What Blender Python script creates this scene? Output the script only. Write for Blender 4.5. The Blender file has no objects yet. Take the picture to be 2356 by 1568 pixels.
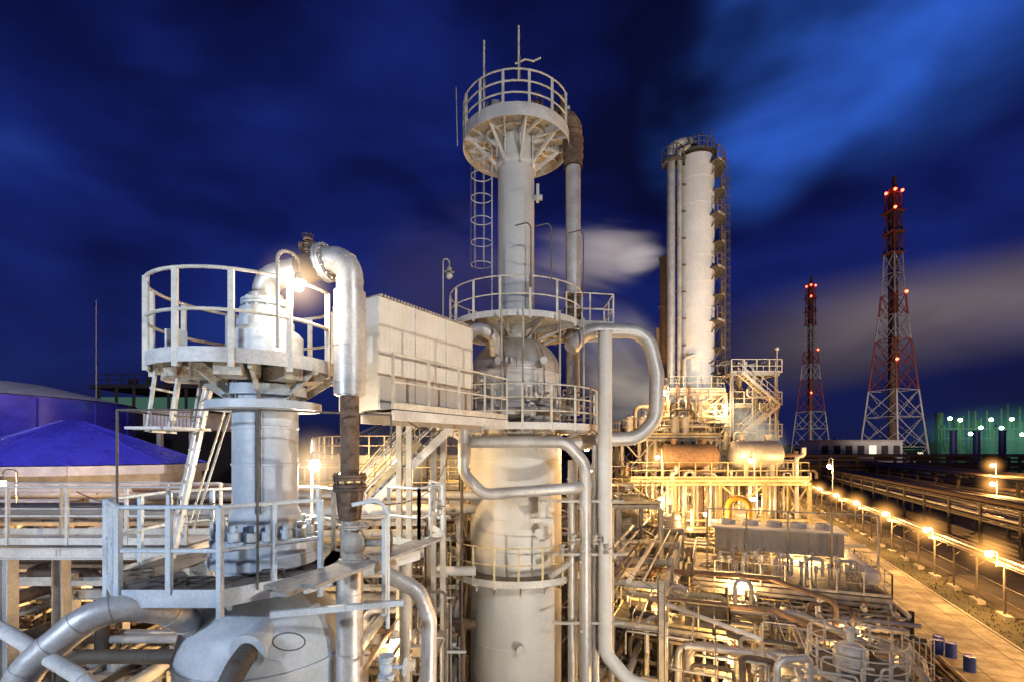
import bpy, math, random
from mathutils import Vector as V
R=random.Random(11)
pi=math.pi
rad=math.radians
# ------------------------------------------------------------------ materials
def nodes(mat):
    mat.use_nodes=True
    nt=mat.node_tree; nt.nodes.clear()
    return nt
def N(nt,t,**k):
    n=nt.nodes.new(t)
    for a,b in k.items(): setattr(n,a,b)
    return n
def ramp(nt,p0,p1,c0=(0,0,0,1),c1=(1,1,1,1)):
    r=N(nt,'ShaderNodeValToRGB'); e=r.color_ramp.elements
    e[0].position=p0; e[1].position=p1; e[0].color=c0; e[1].color=c1
    return r
def noise(nt,coord,scale,detail=6,sc=(1,1,1),rough=.6,rot=(0,0,0),dist=0):
    mp=N(nt,'ShaderNodeMapping'); mp.inputs['Scale'].default_value=sc; mp.inputs['Rotation'].default_value=rot
    nt.links.new(coord,mp.inputs[0])
    n=N(nt,'ShaderNodeTexNoise'); n.inputs['Scale'].default_value=scale; n.inputs['Detail'].default_value=detail
    n.inputs['Roughness'].default_value=rough; n.inputs['Distortion'].default_value=dist
    nt.links.new(mp.outputs[0],n.inputs['Vector'])
    return n.outputs['Fac']
def mixc(nt,f,a,b,bt='MIX'):
    m=N(nt,'ShaderNodeMix',data_type='RGBA',blend_type=bt)
    if isinstance(f,float): m.inputs[0].default_value=f
    else: nt.links.new(f,m.inputs[0])
    for s,x in ((6,a),(7,b)):
        if isinstance(x,tuple): m.inputs[s].default_value=(*x,1) if len(x)==3 else x
        else: nt.links.new(x,m.inputs[s])
    return m.outputs[2]
def paint(name,base,rust=.3,rc=(.16,.07,.03),rough=.5,metal=0.,scale=1.5,dark=.6,bump=.15,streak=True,fine=.8):
    m=bpy.data.materials.new(name); nt=nodes(m)
    tc=N(nt,'ShaderNodeTexCoord').outputs['Object']
    n1=noise(nt,tc,scale,4)
    r1=ramp(nt,.3,.7); nt.links.new(n1,r1.inputs[0])
    c=mixc(nt,r1.outputs[0],tuple(x*dark for x in base),base)
    n2=noise(nt,tc,scale*2.2,5,(1,1,.22) if streak else (1,1,1),.7)
    t=.80-.32*rust
    r2=ramp(nt,t-.06,t+.03); nt.links.new(n2,r2.inputs[0])
    c=mixc(nt,r2.outputs[0],c,rc)
    n3=noise(nt,tc,scale*14,3)
    r3=ramp(nt,.35,.65,(fine,fine,fine,1),(1,1,1,1)); nt.links.new(n3,r3.inputs[0])
    c=mixc(nt,1.0,c,r3.outputs[0],'MULTIPLY')
    p=N(nt,'ShaderNodeBsdfPrincipled'); o=N(nt,'ShaderNodeOutputMaterial')
    nt.links.new(c,p.inputs['Base Color'])
    rr=N(nt,'ShaderNodeMapRange'); rr.inputs['To Min'].default_value=rough-.12; rr.inputs['To Max'].default_value=rough+.25
    nt.links.new(n1,rr.inputs[0]); nt.links.new(rr.outputs[0],p.inputs['Roughness'])
    p.inputs['Metallic'].default_value=metal
    if bump>0:
        b=N(nt,'ShaderNodeBump'); b.inputs['Strength'].default_value=bump; b.inputs['Distance'].default_value=.02
        nt.links.new(n2,b.inputs['Height']); nt.links.new(b.outputs[0],p.inputs['Normal'])
    nt.links.new(p.outputs[0],o.inputs[0])
    return m
def emis(name,col,st):
    m=bpy.data.materials.new(name); nt=nodes(m)
    e=N(nt,'ShaderNodeEmission'); e.inputs[0].default_value=(*col,1); e.inputs[1].default_value=st
    o=N(nt,'ShaderNodeOutputMaterial'); nt.links.new(e.outputs[0],o.inputs[0]); return m
SODIUM=(1,.56,.20); SROAD=(1,.50,.14); WARM=(1,.80,.56); COOL=(.66,.80,1)
WHITE=paint('white_paint',(.69,.68,.66),.30,(.30,.18,.10))
SHELL=paint('shell_paint',(.56,.56,.55),.14,(.36,.28,.22),.42,0,.5,.82,.05,True,.93)
SHELLB=paint('shell_paint_bluish',(.50,.56,.63),.24,(.32,.26,.22),.42,0,1.1,.72,.08,True,.88)
TOWERP=paint('tower_shell_paint',(.70,.69,.67),.30,(.34,.29,.24),.5,0,.45,.86,.1,True,.88)
PLATB=paint('platform_paint_bluish',(.56,.63,.69),.32,(.30,.19,.12),.5,0,2.,.76)
CLAD=paint('aluminium_cladding',(.57,.56,.55),.22,(.24,.18,.13),.40,.4,1.6,.68,.14)
RAIL=paint('rail_paint',(.71,.66,.56),.38,(.30,.16,.08),.5,0,4.)
RAILY=paint('rail_paint_yellow',(.66,.56,.32),.40,(.28,.13,.05),.5,0,4.)
STEEL=paint('steel_paint',(.46,.43,.38),.50,(.15,.09,.06),.55,0,1.8)
STEELD=paint('dark_steel',(.12,.105,.09),.6,(.07,.04,.02),.6,0,2.)
RUST=paint('rusty_pipe',(.18,.12,.085),.7,(.09,.05,.03),.75,.1,3.,.5,.4,False)
ORANGE=paint('rusty_orange',(.32,.20,.12),.6,(.12,.06,.03),.7,0,4.,.5,.4,False)
CONC=paint('concrete',(.46,.42,.36),.35,(.20,.15,.11),.8,0,1.,.7,.3,False)
DIRTYP=paint('underside_plate',(.60,.55,.46),.66,(.27,.17,.10),.6,0,2.4,.6,.2,False)
GRATE=paint('deck_grating',(.20,.18,.16),.6,(.10,.07,.05),.7,0,4.,.5,.4,False)
YPIPE=paint('yellow_pipe',(.70,.36,.03),.2,(.3,.13,.04),.45,0,3.)
BLUE=paint('blue_cladding',(.065,.06,.56),.16,(.03,.03,.26),.22,.1,.5,.68,.04)
BLUED=paint('blue_drum',(.02,.06,.42),.2,(.02,.03,.1),.4,0,4.)
GREYROOF=paint('grey_roof',(.34,.36,.38),.3,(.2,.16,.13),.5,.2,.8)
WOOD=paint('weathered_wood',(.36,.35,.34),.5,(.16,.13,.11),.8,0,6.,.6,.4,False)
RED=paint('red_paint',(.36,.09,.06),.2,(.2,.05,.03),.6,0,.1)
TWHITE=paint('tower_white',(.62,.60,.60),.1,(.3,.2,.15),.6,0,.1)
DKBLUE=paint('dark_blue_stack',(.03,.05,.20),.2,(.02,.02,.08),.5,0,.5)
BLACK=paint('dark_plant',(.05,.045,.04),.5,(.03,.02,.015),.7,0,.4)
BULBW=emis('bulb_white',(1,.90,.72),200)
BULBS=emis('bulb_sodium',(1,.76,.42),160)
BULBR=emis('bulb_red',(1,.05,.02),20)
BULBG=emis('bulb_green',(.5,1,.55),26)
WINLIT=emis('lit_window',(1,.85,.55),1.6)
WING=emis('greenish_window',(.35,.8,.62),.13)
# ------------------------------------------------------------------ builder
def frame(d):
    d=d.normalized()
    a=V((0,0,1)) if abs(d.z)<.95 else V((1,0,0))
    s=d.cross(a).normalized(); u=s.cross(d).normalized()
    return d,s,u
class B:
    def __init__(s): s.v=[];s.f=[];s.mi=[];s.sm=[];s.mats=[]
    def add(s,vs,fs,mat,smooth=False):
        o=len(s.v); s.v+=[tuple(p) for p in vs]
        if mat not in s.mats: s.mats.append(mat)
        k=s.mats.index(mat)
        for f in fs: s.f.append(tuple(i+o for i in f)); s.mi.append(k); s.sm.append(smooth)
    def build(s,name,parent=None):
        me=bpy.data.meshes.new(name); me.from_pydata(s.v,[],s.f)
        for m in s.mats: me.materials.append(m)
        me.polygons.foreach_set('material_index',s.mi); me.polygons.foreach_set('use_smooth',s.sm)
        me.update()
        o=bpy.data.objects.new(name,me); bpy.context.collection.objects.link(o)
        if parent: o.parent=parent
        return o
def cyl(b,a,c,r,mat,n=14,r2=None,caps=True):
    a=V(a);c=V(c); r2=r if r2 is None else r2
    d,s,u=frame(c-a)
    A=[a+(s*math.cos(t)+u*math.sin(t))*r for t in [2*pi*i/n for i in range(n)]]
    C=[c+(s*math.cos(t)+u*math.sin(t))*r2 for t in [2*pi*i/n for i in range(n)]]
    b.add(A+C,[(i,(i+1)%n,n+(i+1)%n,n+i) for i in range(n)],mat,n>4)
    if caps:
        b.add(A,[tuple(range(n))[::-1]],mat); b.add(C,[tuple(range(n))],mat)
def fillet(pts,r,seg=6):
    pts=[V(p) for p in pts]; out=[pts[0]]
    for i in range(1,len(pts)-1):
        c=pts[i]; d1=(c-pts[i-1]); d2=(pts[i+1]-c); l1=d1.length; l2=d2.length
        if l1<1e-5 or l2<1e-5: continue
        d1.normalize(); d2.normalize(); dt=max(-1,min(1,d1.dot(d2))); ph=math.acos(dt)
        if ph<.05 or ph>3.1: out.append(c); continue
        t=min(r*math.tan(ph/2),l1*.49,l2*.49); rr=t/math.tan(ph/2)
        m=(d2-d1*dt).normalized(); p1=c-d1*t; ce=p1+m*rr
        for k in range(seg+1):
            a=ph*k/seg; out.append(ce-m*rr*math.cos(a)+d1*rr*math.sin(a))
    out.append(pts[-1]); return out
def sweep(b,pts,r,mat,n=12,closed=False):
    pts=[V(p) for p in pts]; m=len(pts)
    d,s,u=frame(pts[1]-pts[0]); vs=[]
    for i,p in enumerate(pts):
        if i==0: t=pts[1]-pts[0]
        elif i==m-1: t=pts[-1]-pts[-2]
        else: t=(pts[i+1]-p).normalized()+(p-pts[i-1]).normalized()
        if t.length<1e-6: t=d
        t.normalize(); s=(s-t*s.dot(t)); s.normalize(); u=s.cross(t)
        for k in range(n):
            a=2*pi*k/n; vs.append(p+(s*math.cos(a)-u*math.sin(a))*r)
    fs=[(i*n+k,i*n+(k+1)%n,(i+1)*n+(k+1)%n,(i+1)*n+k) for i in range(m-1) for k in range(n)]
    b.add(vs,fs,mat,True)
    b.add(vs[:n],[tuple(range(n))[::-1]],mat); b.add(vs[-n:],[tuple(range(n))],mat)
def pipe(b,pts,r,mat,bend=None,n=14,seams=0,seg=6,sm=None):
    bend=r*3 if bend is None else bend
    q=fillet(pts,bend,seg) if len(pts)>2 else [V(p) for p in pts]
    sweep(b,q,r,mat,n)
    if seams:
        acc=0; nxt=seams*.5
        for i in range(len(q)-1):
            d=q[i+1]-q[i]; L=d.length
            if L<1e-6: continue
            d.normalize()
            while nxt<=acc+L:
                p=q[i]+d*(nxt-acc); cyl(b,p-d*.022,p+d*.022,r*1.025+.003,sm or mat,n,None,True); nxt+=seams
            acc+=L
def box(b,c,s,mat,ang=0):
    c=V(c); x=V((math.cos(ang),math.sin(ang),0))*s[0]/2; y=V((-math.sin(ang),math.cos(ang),0))*s[1]/2; z=V((0,0,s[2]/2))
    vs=[c+x*i+y*j+z*k for k in(-1,1) for j in(-1,1) for i in(-1,1)]
    b.add(vs,[(0,2,3,1),(4,5,7,6),(0,1,5,4),(2,6,7,3),(0,4,6,2),(1,3,7,5)],mat)
def beam(b,a,c,w,h,mat):
    a=V(a);c=V(c); d,s,u=frame(c-a)
    vs=[p+s*i*w/2+u*k*h/2 for p in(a,c) for k in(-1,1) for i in(-1,1)]
    b.add(vs,[(0,1,3,2),(4,6,7,5),(0,4,5,1),(2,3,7,6),(0,2,6,4),(1,5,7,3)],mat)
def ibeam(b,a,c,w,h,mat):
    a=V(a);c=V(c); d,s,u=frame(c-a); t=h*.09
    beam(b,a,c,t,h-2*t-.002,mat)
    for k in(-1,1): beam(b,a+u*k*(h/2-t/2),c+u*k*(h/2-t/2),w,t,mat)
def cable(b,a,c,sag,r=.012,mat=None):
    a=V(a);c=V(c); sweep(b,[a.lerp(c,i/12)-V((0,0,sag*4*(i/12)*(1-i/12))) for i in range(13)],r,mat or STEELD,5)
def arc(cx,cy,z,Rr,a0,a1,n):
    return [V((cx+Rr*math.cos(rad(a0+(a1-a0)*i/n)),cy+Rr*math.sin(rad(a0+(a1-a0)*i/n)),z)) for i in range(n+1)]
def lathe(b,cx,cy,prof,mat,n=48,smooth=False):
    cs=[(math.cos(2*pi*i/n),math.sin(2*pi*i/n)) for i in range(n)]
    if smooth:
        vs=[(cx+r*c,cy+r*s,z) for r,z in prof for c,s in cs]
        b.add(vs,[(j*n+i,j*n+(i+1)%n,(j+1)*n+(i+1)%n,(j+1)*n+i) for j in range(len(prof)-1) for i in range(n)],mat,True)
    else:
        for j in range(len(prof)-1): lathe(b,cx,cy,prof[j:j+2],mat,n,True)
def dome(b,cx,cy,z,Rr,h,mat,n=48,r1=0.,down=False):
    pr=[]
    for i in range(13):
        a=pi/2*i/12; r=Rr*math.cos(a)
        if r<r1: break
        pr.append((max(r,.001),z+(-h if down else h)*math.sin(a)))
    lathe(b,cx,cy,pr,mat,n,True)
def sphere(b,c,r,mat,n=10):
    c=V(c); vs=[]
    for j in range(n+1):
        t=pi*j/n
        for i in range(n): vs.append(c+V((r*math.sin(t)*math.cos(2*pi*i/n),r*math.sin(t)*math.sin(2*pi*i/n),r*math.cos(t))))
    b.add(vs,[(j*n+i,(j+1)*n+i,(j+1)*n+(i+1)%n,j*n+(i+1)%n) for j in range(n) for i in range(n)],mat,True)
def deck(b,cx,cy,z,R0,R1,fh,top,bot,rim,a0=0,a1=360,n=48):
    m=n
    I=arc(cx,cy,z,R0,a0,a1,m); O=arc(cx,cy,z,R1,a0,a1,m); t=V((0,0,-.03))
    q=[(i,i+1,m+1+i+1,m+1+i) for i in range(m)]
    b.add(I+O,q,top); b.add([p+t for p in I+O],[f[::-1] for f in q],bot)
    O1=[p+V((0,0,.06)) for p in O]; O2=[p-V((0,0,fh)) for p in O]
    b.add(O1+O2,[(i,i+1,m+2+i,m+1+i) for i in range(m)],rim,n>12)
    I1=arc(cx,cy,z+.06,R1-.012,a0,a1,m); I2=[p-V((0,0,fh+.06)) for p in I1]
    b.add(I1+I2,[(i,m+1+i,m+2+i,i+1) for i in range(m)],rim,n>12)
    b.add(O2+I2,[(i,i+1,m+2+i,m+1+i) for i in range(m)],rim)
def rail(b,pts,mat,h=1.1,sp=1.1,r=.022,toe=True,mid=1,closed=False,base=0):
    pts=[V(p) for p in pts]
    up=V((0,0,1))
    for k in range(mid+1):
        hh=h*(k+1)/(mid+1)
        for i in range(len(pts)-1): cyl(b,pts[i]+up*hh,pts[i+1]+up*hh,r,mat,8)
    for i in range(len(pts)-1):
        d=pts[i+1]-pts[i]; m=max(1,round(d.length/sp))
        for k in range(m+(1 if i==len(pts)-2 else 0)):
            p=pts[i]+d*k/m; beam(b,p-up*base,p+up*(h+.0),r*2.2,r*2.2,mat)
        if toe: beam(b,pts[i]+up*.07,pts[i+1]+up*.07,.012,.13,mat)
def ringrail(b,cx,cy,z,Rr,mat,h=1.1,a0=0,a1=360,posts=10,r=.025,mid=1,low=.2):
    for k in range(mid+1): sweep(b,arc(cx,cy,z+h*(k+1)/(mid+1),Rr,a0,a1,40),r,mat,8)
    for p in arc(cx,cy,z,Rr,a0,a1,posts): beam(b,p-V((0,0,low)),p+V((0,0,h)),r*1.4,r*3,mat)
def brackets(b,cx,cy,z,r0,R1,drop,mat,k=8,off=0,th=.05,h=.16):
    for i in range(k):
        a=2*pi*i/k+off; d=V((math.cos(a),math.sin(a),0)); c=V((cx,cy,z))
        beam(b,c+d*r0-V((0,0,h/2+.035)),c+d*(R1-.02)-V((0,0,h/2+.035)),th,h,mat)
        beam(b,c+d*r0-V((0,0,drop)),c+d*(R1*.86)-V((0,0,h)),th,th*2,mat)
        beam(b,c+d*(r0+.03)-V((0,0,drop+.15)),c+d*(r0+.03),th*2,.05,mat)
def ladder(b,x,y,z0,z1,out,mat,w=.45,cage=True,r=.02,top=None):
    o=V((math.cos(rad(out)),math.sin(rad(out)),0)); s=V((-o.y,o.x,0)); c=V((x,y,0)); up=V((0,0,1))
    for k in(-1,1): beam(b,c+s*k*w/2+up*z0,c+s*k*w/2+up*z1,.05,.02,mat)
    z=z0+.2
    while z<z1: cyl(b,c-s*w/2+up*z,c+s*w/2+up*z,r*.7,mat,6); z+=.3
    if cage:
        z=z0+2.0
        if z>z1-1: z=z0+.8
        zs=[]
        while z<z1+.01: zs.append(z); z+=.8
        def P(t,z): return c+o*(.38-.38*math.cos(t)+.0)*1.0+s*math.sin(t)*.36+up*z
        T=[.45+ (2*pi-.9)*i/12 for i in range(13)]
        for zz in zs: sweep(b,[P(t,zz) for t in T],.016,mat,6)
        for k in (2,4,6,8,10): 
            if zs: beam(b,P(T[k],zs[0]),P(T[k],zs[-1]),.03,.012,mat)
def stairs(b,a,c,w,mat,tm,rails=True):
    a=V(a);c=V(c); d=c-a; h=V((d.x,d.y,0)).normalized(); s=V((-h.y,h.x,0))
    for k in(-1,1): beam(b,a+s*k*w/2,c+s*k*w/2,.04,.22,mat)
    n=max(2,int(abs(d.z)/.2))
    for i in range(n):
        p=a+d*(i+.5)/n; beam(b,p-s*(w/2-.02),p+s*(w/2-.02),.24,.03,tm)
    if rails:
        up=V((0,0,1))
        for k in(-1,1):
            for hh in(.5,1.0): cyl(b,a+s*k*w/2+up*hh,c+s*k*w/2+up*hh,.022,mat,6)
            m=max(2,int(d.length/1.2))
            for i in range(m+1):
                p=a+d*i/m+s*k*w/2; cyl(b,p,p+up*1.0,.02,mat,6)
def flange(b,p,d,r,mat,bolts=10,th=.06):
    p=V(p); d,s,u=frame(V(d)); cyl(b,p-d*th,p-d*.004,r,mat,24); cyl(b,p+d*.004,p+d*th,r,mat,24)
    for i in range(bolts):
        a=2*pi*i/bolts; q=p+(s*math.cos(a)+u*math.sin(a))*r*.86; cyl(b,q-d*th*1.6,q+d*th*1.6,r*.07,mat,6)
def valve(b,p,ax,r,mat,wheel=RUST):
    p=V(p); ax=V(ax).normalized(); d,s,u=frame(ax)
    sphere(b,p,r*1.5,mat,10); flange(b,p-ax*r*2,ax,r*1.7,mat,8,.03); flange(b,p+ax*r*2,ax,r*1.7,mat,8,.03)
    cyl(b,p-ax*r*2,p+ax*r*2,r,mat,12)
    up=u; cyl(b,p,p+up*r*4,r*.4,mat,8); c=p+up*r*4
    q=[c+(d*math.cos(t)+s*math.sin(t))*r*1.8 for t in [2*pi*i/16 for i in range(17)]]
    sweep(b,q,r*.16,wheel,6)
    for i in(0,4,8,12): cyl(b,c,q[i],r*.12,wheel,5)
# plant frame: u runs along the road, v across it to the right
CU,SU=.3837,.9234
def W(u,v,z): return V((CU*u+SU*v,SU*u-CU*v,z))
def XY(x,y,z): return V((x,y,z))
PM=[CLAD,CLAD,SHELL,STEEL,RUST,ORANGE,STEELD,WHITE,STEEL]
def rack(b,F,u0,u1,v0,v1,levels,bay,steel,npipe=6,pr=(.06,.22),ground=0,brace=True,mats=PM,cw=.24,jog=.35):
    nb=max(1,round((u1-u0)/bay)); us=[u0+(u1-u0)*i/nb for i in range(nb+1)]
    top=max(levels)
    for u in us:
        for v in (v0,v1): ibeam(b,F(u,v,ground),F(u,v,top+.2),cw,cw,steel)
        for z in levels: ibeam(b,F(u,v0+.0,z-.02),F(u,v1,z-.02),cw*.8,cw,steel)
    for z in levels:
        for v in(v0,v1): ibeam(b,F(u0,v,z-cw*1.05),F(u1,v,z-cw*1.05),cw*.7,cw*.9,steel)
        x=v0+.3
        while x<v1-.2 and npipe>0:
            r=pr[0]+(pr[1]-pr[0])*R.random()**1.8
            if R.random()<npipe/ (npipe+2.):
                mt=R.choice(mats); zz=z+cw*.5+r
                a=u0-R.uniform(0,1.5); c=u1+R.uniform(0,1.5)
                if R.random()<jog:
                    um=R.uniform(u0,u1); h=R.choice([-1,1])*R.uniform(.8,1.8)
                    if h<0: h=-R.uniform(1,3)
                    elif z==top: h=R.uniform(.3,.6)
                    pipe(b,[F(a,x,zz),F(um,x,zz),F(um,x,zz+h),F(c if h>0 else um+.01,x+(0 if h>0 else R.uniform(-2,2)),zz+h)],r,mt,None,8,0,3)
                    if h<0: pipe(b,[F(um+1,x,zz),F(c,x,zz)],r,mt,None,8)
                else: pipe(b,[F(a,x,zz),F(c,x,zz)],r,mt,None,8,2.2 if mt is CLAD else 0)
            x+=r*2+R.uniform(.08,.45)
        tv=v0-.25; beam(b,F(u0,tv,z+.05),F(u1,tv,z+.05),.3,.02,steel)
        for s in(-.15,.15): beam(b,F(u0,tv+s,z+.1),F(u1,tv+s,z+.1),.012,.1,steel)
    if brace:
        lv=[ground]+sorted(levels)
        for i in range(nb):
            if i%2==0:
                for v in(v0,v1):
                    for k in range(len(lv)-1):
                        beam(b,F(us[i],v,lv[k]+.1),F(us[i+1],v,lv[k+1]-.3),.08,.08,steel)
                        beam(b,F(us[i+1],v,lv[k]+.1),F(us[i],v,lv[k+1]-.3),.08,.08,steel)
def platform(b,F,u0,u1,v0,v1,z,steel,railm,ground=0,legs=True,sides='abcd',bay=3,brace=True,dk=GRATE):
    A=[F(u0,v0,z),F(u1,v0,z),F(u1,v1,z),F(u0,v1,z)]
    n=V((0,0,.05))
    b.add(A+[p-n for p in A],[(0,1,2,3),(7,6,5,4)],dk)
    for i in range(4): ibeam(b,A[i]-n*3,A[(i+1)%4]-n*3,.12,.22,steel)
    k=int((u1-u0)/1.2)+1
    for i in range(1,k): beam(b,F(u0+(u1-u0)*i/k,v0,z-.16),F(u0+(u1-u0)*i/k,v1,z-.16),.1,.16,steel)
    for i,s in enumerate('abcd'):
        if s in sides: rail(b,[A[i]+n*.2,A[(i+1)%4]+n*.2],railm)
    if legs:
        nu=max(1,round((u1-u0)/bay)); nv=max(1,round((v1-v0)/bay))
        for i in range(nu+1):
            for j in range(nv+1):
                if i in(0,nu) or j in (0,nv):
                    u=u0+(u1-u0)*i/nu; v=v0+(v1-v0)*j/nv
                    ibeam(b,F(u,v,ground),F(u,v,z-.28),.22,.22,steel)
        if brace:
            for j in range(nv):
                a=v0+(v1-v0)*j/nv; c=v0+(v1-v0)*(j+1)/nv
                zz=ground
                while zz<z-2:
                    z2=min(zz+4,z-.4)
                    for u in(u0,u1):
                        beam(b,F(u,a,zz),F(u,c,z2),.1,.1,steel); beam(b,F(u,c,zz),F(u,a,z2),.1,.1,steel)
                        beam(b,F(u,a,z2),F(u,c,z2),.12,.16,steel)
                    zz+=4
            for j in range(nu):
                a=u0+(u1-u0)*j/nu; c=u0+(u1-u0)*(j+1)/nu
                zz=ground
                while zz<z-2:
                    z2=min(zz+4,z-.4)
                    for v in(v0,v1):
                        if (j+int(zz))%2==0:
                            beam(b,F(a,v,zz),F(c,v,z2),.1,.1,steel); beam(b,F(c,v,zz),F(a,v,z2),.1,.1,steel)
                        beam(b,F(a,v,z2),F(c,v,z2),.12,.16,steel)
                    zz+=4
def hdrum(b,F,u0,u1,v,z,r,mat,along='u',saddle=CONC,zg=None):
    f=(lambda t,o,w: F(t,v+o,z+w)) if along=='u' else (lambda t,o,w: F(v+o,t,z+w))
    n=28
    L=[(u0-.45*r,.02),(u0-.40*r,.45),(u0-.25*r,.8),(u0,1),(u1,1),(u1+.25*r,.8),(u1+.40*r,.45),(u1+.45*r,.02)]
    vs=[f(t,r*k*math.cos(2*pi*i/n),r*k*math.sin(2*pi*i/n)) for t,k in L for i in range(n)]
    b.add(vs,[(j*n+i,j*n+(i+1)%n,(j+1)*n+(i+1)%n,(j+1)*n+i) for j in range(len(L)-1) for i in range(n)],mat,True)
    m=max(2,int((u1-u0)/1.5))
    for k in range(m+1):
        t=u0+(u1-u0)*k/m; cyl(b,f(t-.03,0,0),f(t+.03,0,0),r*1.015,mat,28)
    for t in (u0+(u1-u0)*.18,u0+(u1-u0)*.82):
        zb=-r-.5 if zg is None else zg-z
        beam(b,f(t,-r*.7,(zb-r*.6)/2),f(t,r*.7,(zb-r*.6)/2),.3,abs(zb+r*.6)+.2,saddle)
        cyl(b,f(t,0,r*.95),f(t,0,r*1.35),r*.2,mat,12); cyl(b,f(t,0,r*1.35),f(t,0,r*1.42),r*.32,mat,16)
def plight(name,pos,power,col,radius=.12,parent=None,kind='POINT',target=None,ang=120):
    l=bpy.data.lights.new(name,kind); l.energy=power; l.color=col; l.shadow_soft_size=radius
    o=bpy.data.objects.new(name,l); bpy.context.collection.objects.link(o); o.location=pos
    if kind=='SPOT':
        l.spot_size=rad(ang); l.spot_blend=.5
    if target is not None:
        o.rotation_euler=(V(target)-V(pos)).to_track_quat('-Z','Y').to_euler()
    if parent: o.parent=parent
    return o
def volmat(name,em,dens,col,power=2,ns=None,nsc=(1,1,1),warp=1.2,det=3,seed=0.):
    m=bpy.data.materials.new(name); nt=nodes(m); tc=N(nt,'ShaderNodeTexCoord').outputs['Object']
    def mm(op,a,c=None,cl=False):
        q=N(nt,'ShaderNodeMath',operation=op,use_clamp=cl)
        for i,x in enumerate((a,c)):
            if x is None: continue
            if isinstance(x,(int,float)): q.inputs[i].default_value=x
            else: nt.links.new(x,q.inputs[i])
        return q.outputs[0]
    ln=N(nt,'ShaderNodeVectorMath',operation='LENGTH'); nt.links.new(tc,ln.inputs[0])
    mr=N(nt,'ShaderNodeMapRange'); mr.inputs[1].default_value=1; mr.inputs[2].default_value=0; nt.links.new(ln.outputs['Value'],mr.inputs[0])
    f=mr.outputs[0]
    if ns:
        # ragged outline: noise pushes the edge in and out, fading to nothing at the domain wall
        va=N(nt,'ShaderNodeVectorMath',operation='ADD'); nt.links.new(tc,va.inputs[0]); va.inputs[1].default_value=(seed,seed*.7,seed*1.3)
        nf=noise(nt,va.outputs[0],ns,det,nsc,.55,(0,0,0),.4)
        g=mm('ADD',mr.outputs[0],mm('MULTIPLY',mm('SUBTRACT',nf,.58),warp),True)
        f=mm('MULTIPLY',g,mm('MULTIPLY',mr.outputs[0],2.5,True))
    f=mm('POWER',f,power)
    ee=N(nt,'ShaderNodeEmission'); ee.inputs[0].default_value=(*col,1); nt.links.new(mm('MULTIPLY',f,em),ee.inputs[1])
    out=ee.outputs[0]
    if dens>0:
        ab=N(nt,'ShaderNodeVolumeAbsorption'); ab.inputs[0].default_value=(0,0,0,1); nt.links.new(mm('MULTIPLY',f,dens),ab.inputs['Density'])
        ad=N(nt,'ShaderNodeAddShader'); nt.links.new(ab.outputs[0],ad.inputs[0]); nt.links.new(out,ad.inputs[1]); out=ad.outputs[0]
    oo=N(nt,'ShaderNodeOutputMaterial'); nt.links.new(out,oo.inputs['Volume']); return m
def ball(name,loc,scale,mat,rot=0,parent=None):
    b=B(); sphere(b,(0,0,0),1,mat,16); o=b.build(name,parent); o.location=loc; o.scale=scale; o.rotation_euler=(0,rot,0); return o
def lantern(pos,power,col,bulb=BULBS,rb=.09,post=None,name='plant_lamp',arm=None,pm=STEEL,radius=.1):
    b=B(); p=V(pos); up=V((0,0,1))
    sphere(b,p,rb,bulb,10)
    lathe(b,p.x,p.y,[(.03,p.z+rb*2.6),(rb*.7,p.z+rb*2.2),(rb*.8,p.z+rb*1.2),(rb*1.5,p.z+rb*1.05),(rb*1.45,p.z+rb*.98)],pm,16)
    if post is not None:
        q=V(post); t=V((q.x,q.y,p.z+rb*2.6+.25))
        pipe(b,[q,t,V((p.x,p.y,t.z)),p+up*rb*2.4],.025,pm,.2,8)
    o=b.build(name)
    if power>0: plight('light',p-up*(rb+radius+.03),power,col,radius,o)
    return o
def floodlight(pos,target,power,col,base,ang=130,radius=.25):
    b=B(); p=V(pos); d=(V(target)-p).normalized(); dd,s,u=frame(d)
    cyl(b,p-d*.35,p-d*.05,.1,STEELD,16,.26); cyl(b,p-d*.05,p,.27,STEELD,20)
    cyl(b,V(base),p-d*.3-V((0,0,.3)),.06,STEEL,10)
    for k in(-1,1): beam(b,p-d*.2+s*k*.28,p-d*.2-V((0,0,.35)),.04,.04,STEELD)
    o=b.build('floodlight_mast')
    plight('light',p+d*.08,power,col,radius,o,'SPOT',target,ang)
# ================================================================== LEFT VESSEL COLUMN
b=B(); cx,cy=-3.97,7.8
lathe(b,cx,cy,[(1.25,0),(1.25,9.8)],SHELLB,64)
dome(b,cx,cy,9.8,1.25,1.1,SHELLB,64,.5)
for z in (9.8,8.2): lathe(b,cx,cy,[(1.25,z-.04),(1.27,z-.03),(1.27,z+.03),(1.25,z+.04)],SHELLB,64)
lathe(b,cx,cy,[(.62,10.5),(.62,11.18),(.78,11.18),(.78,11.55),(.70,11.62),(.54,11.62),(.52,11.95),(.48,12.05),(.48,13.62)],SHELLB,64)
lathe(b,cx,cy,[(.81,11.2),(.81,11.36),(.74,11.36)],SHELLB,64)
for i in range(18):
    a=2*pi*i/18; q=V((cx+.69*math.cos(a),cy+.69*math.sin(a),11.56))
    cyl(b,q,q+V((0,0,.3)),.045,PLATB,8); cyl(b,q+V((0,0,.07)),q+V((0,0,.2)),.09,PLATB,6); cyl(b,q+V((0,0,.0)),q+V((0,0,.05)),.1,PLATB,12)
for z in (12.1,12.72,13.3): lathe(b,cx,cy,[(.48,z),(.495,z+.005),(.495,z+.04),(.48,z+.045)],SHELLB,48)
lathe(b,cx,cy,[(.48,13.6),(.84,13.6),(.84,13.72),(.5,13.72),(.5,13.82),(.62,13.82),(.62,13.98),(.46,14.0),(.46,14.42)],SHELLB,48)
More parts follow.
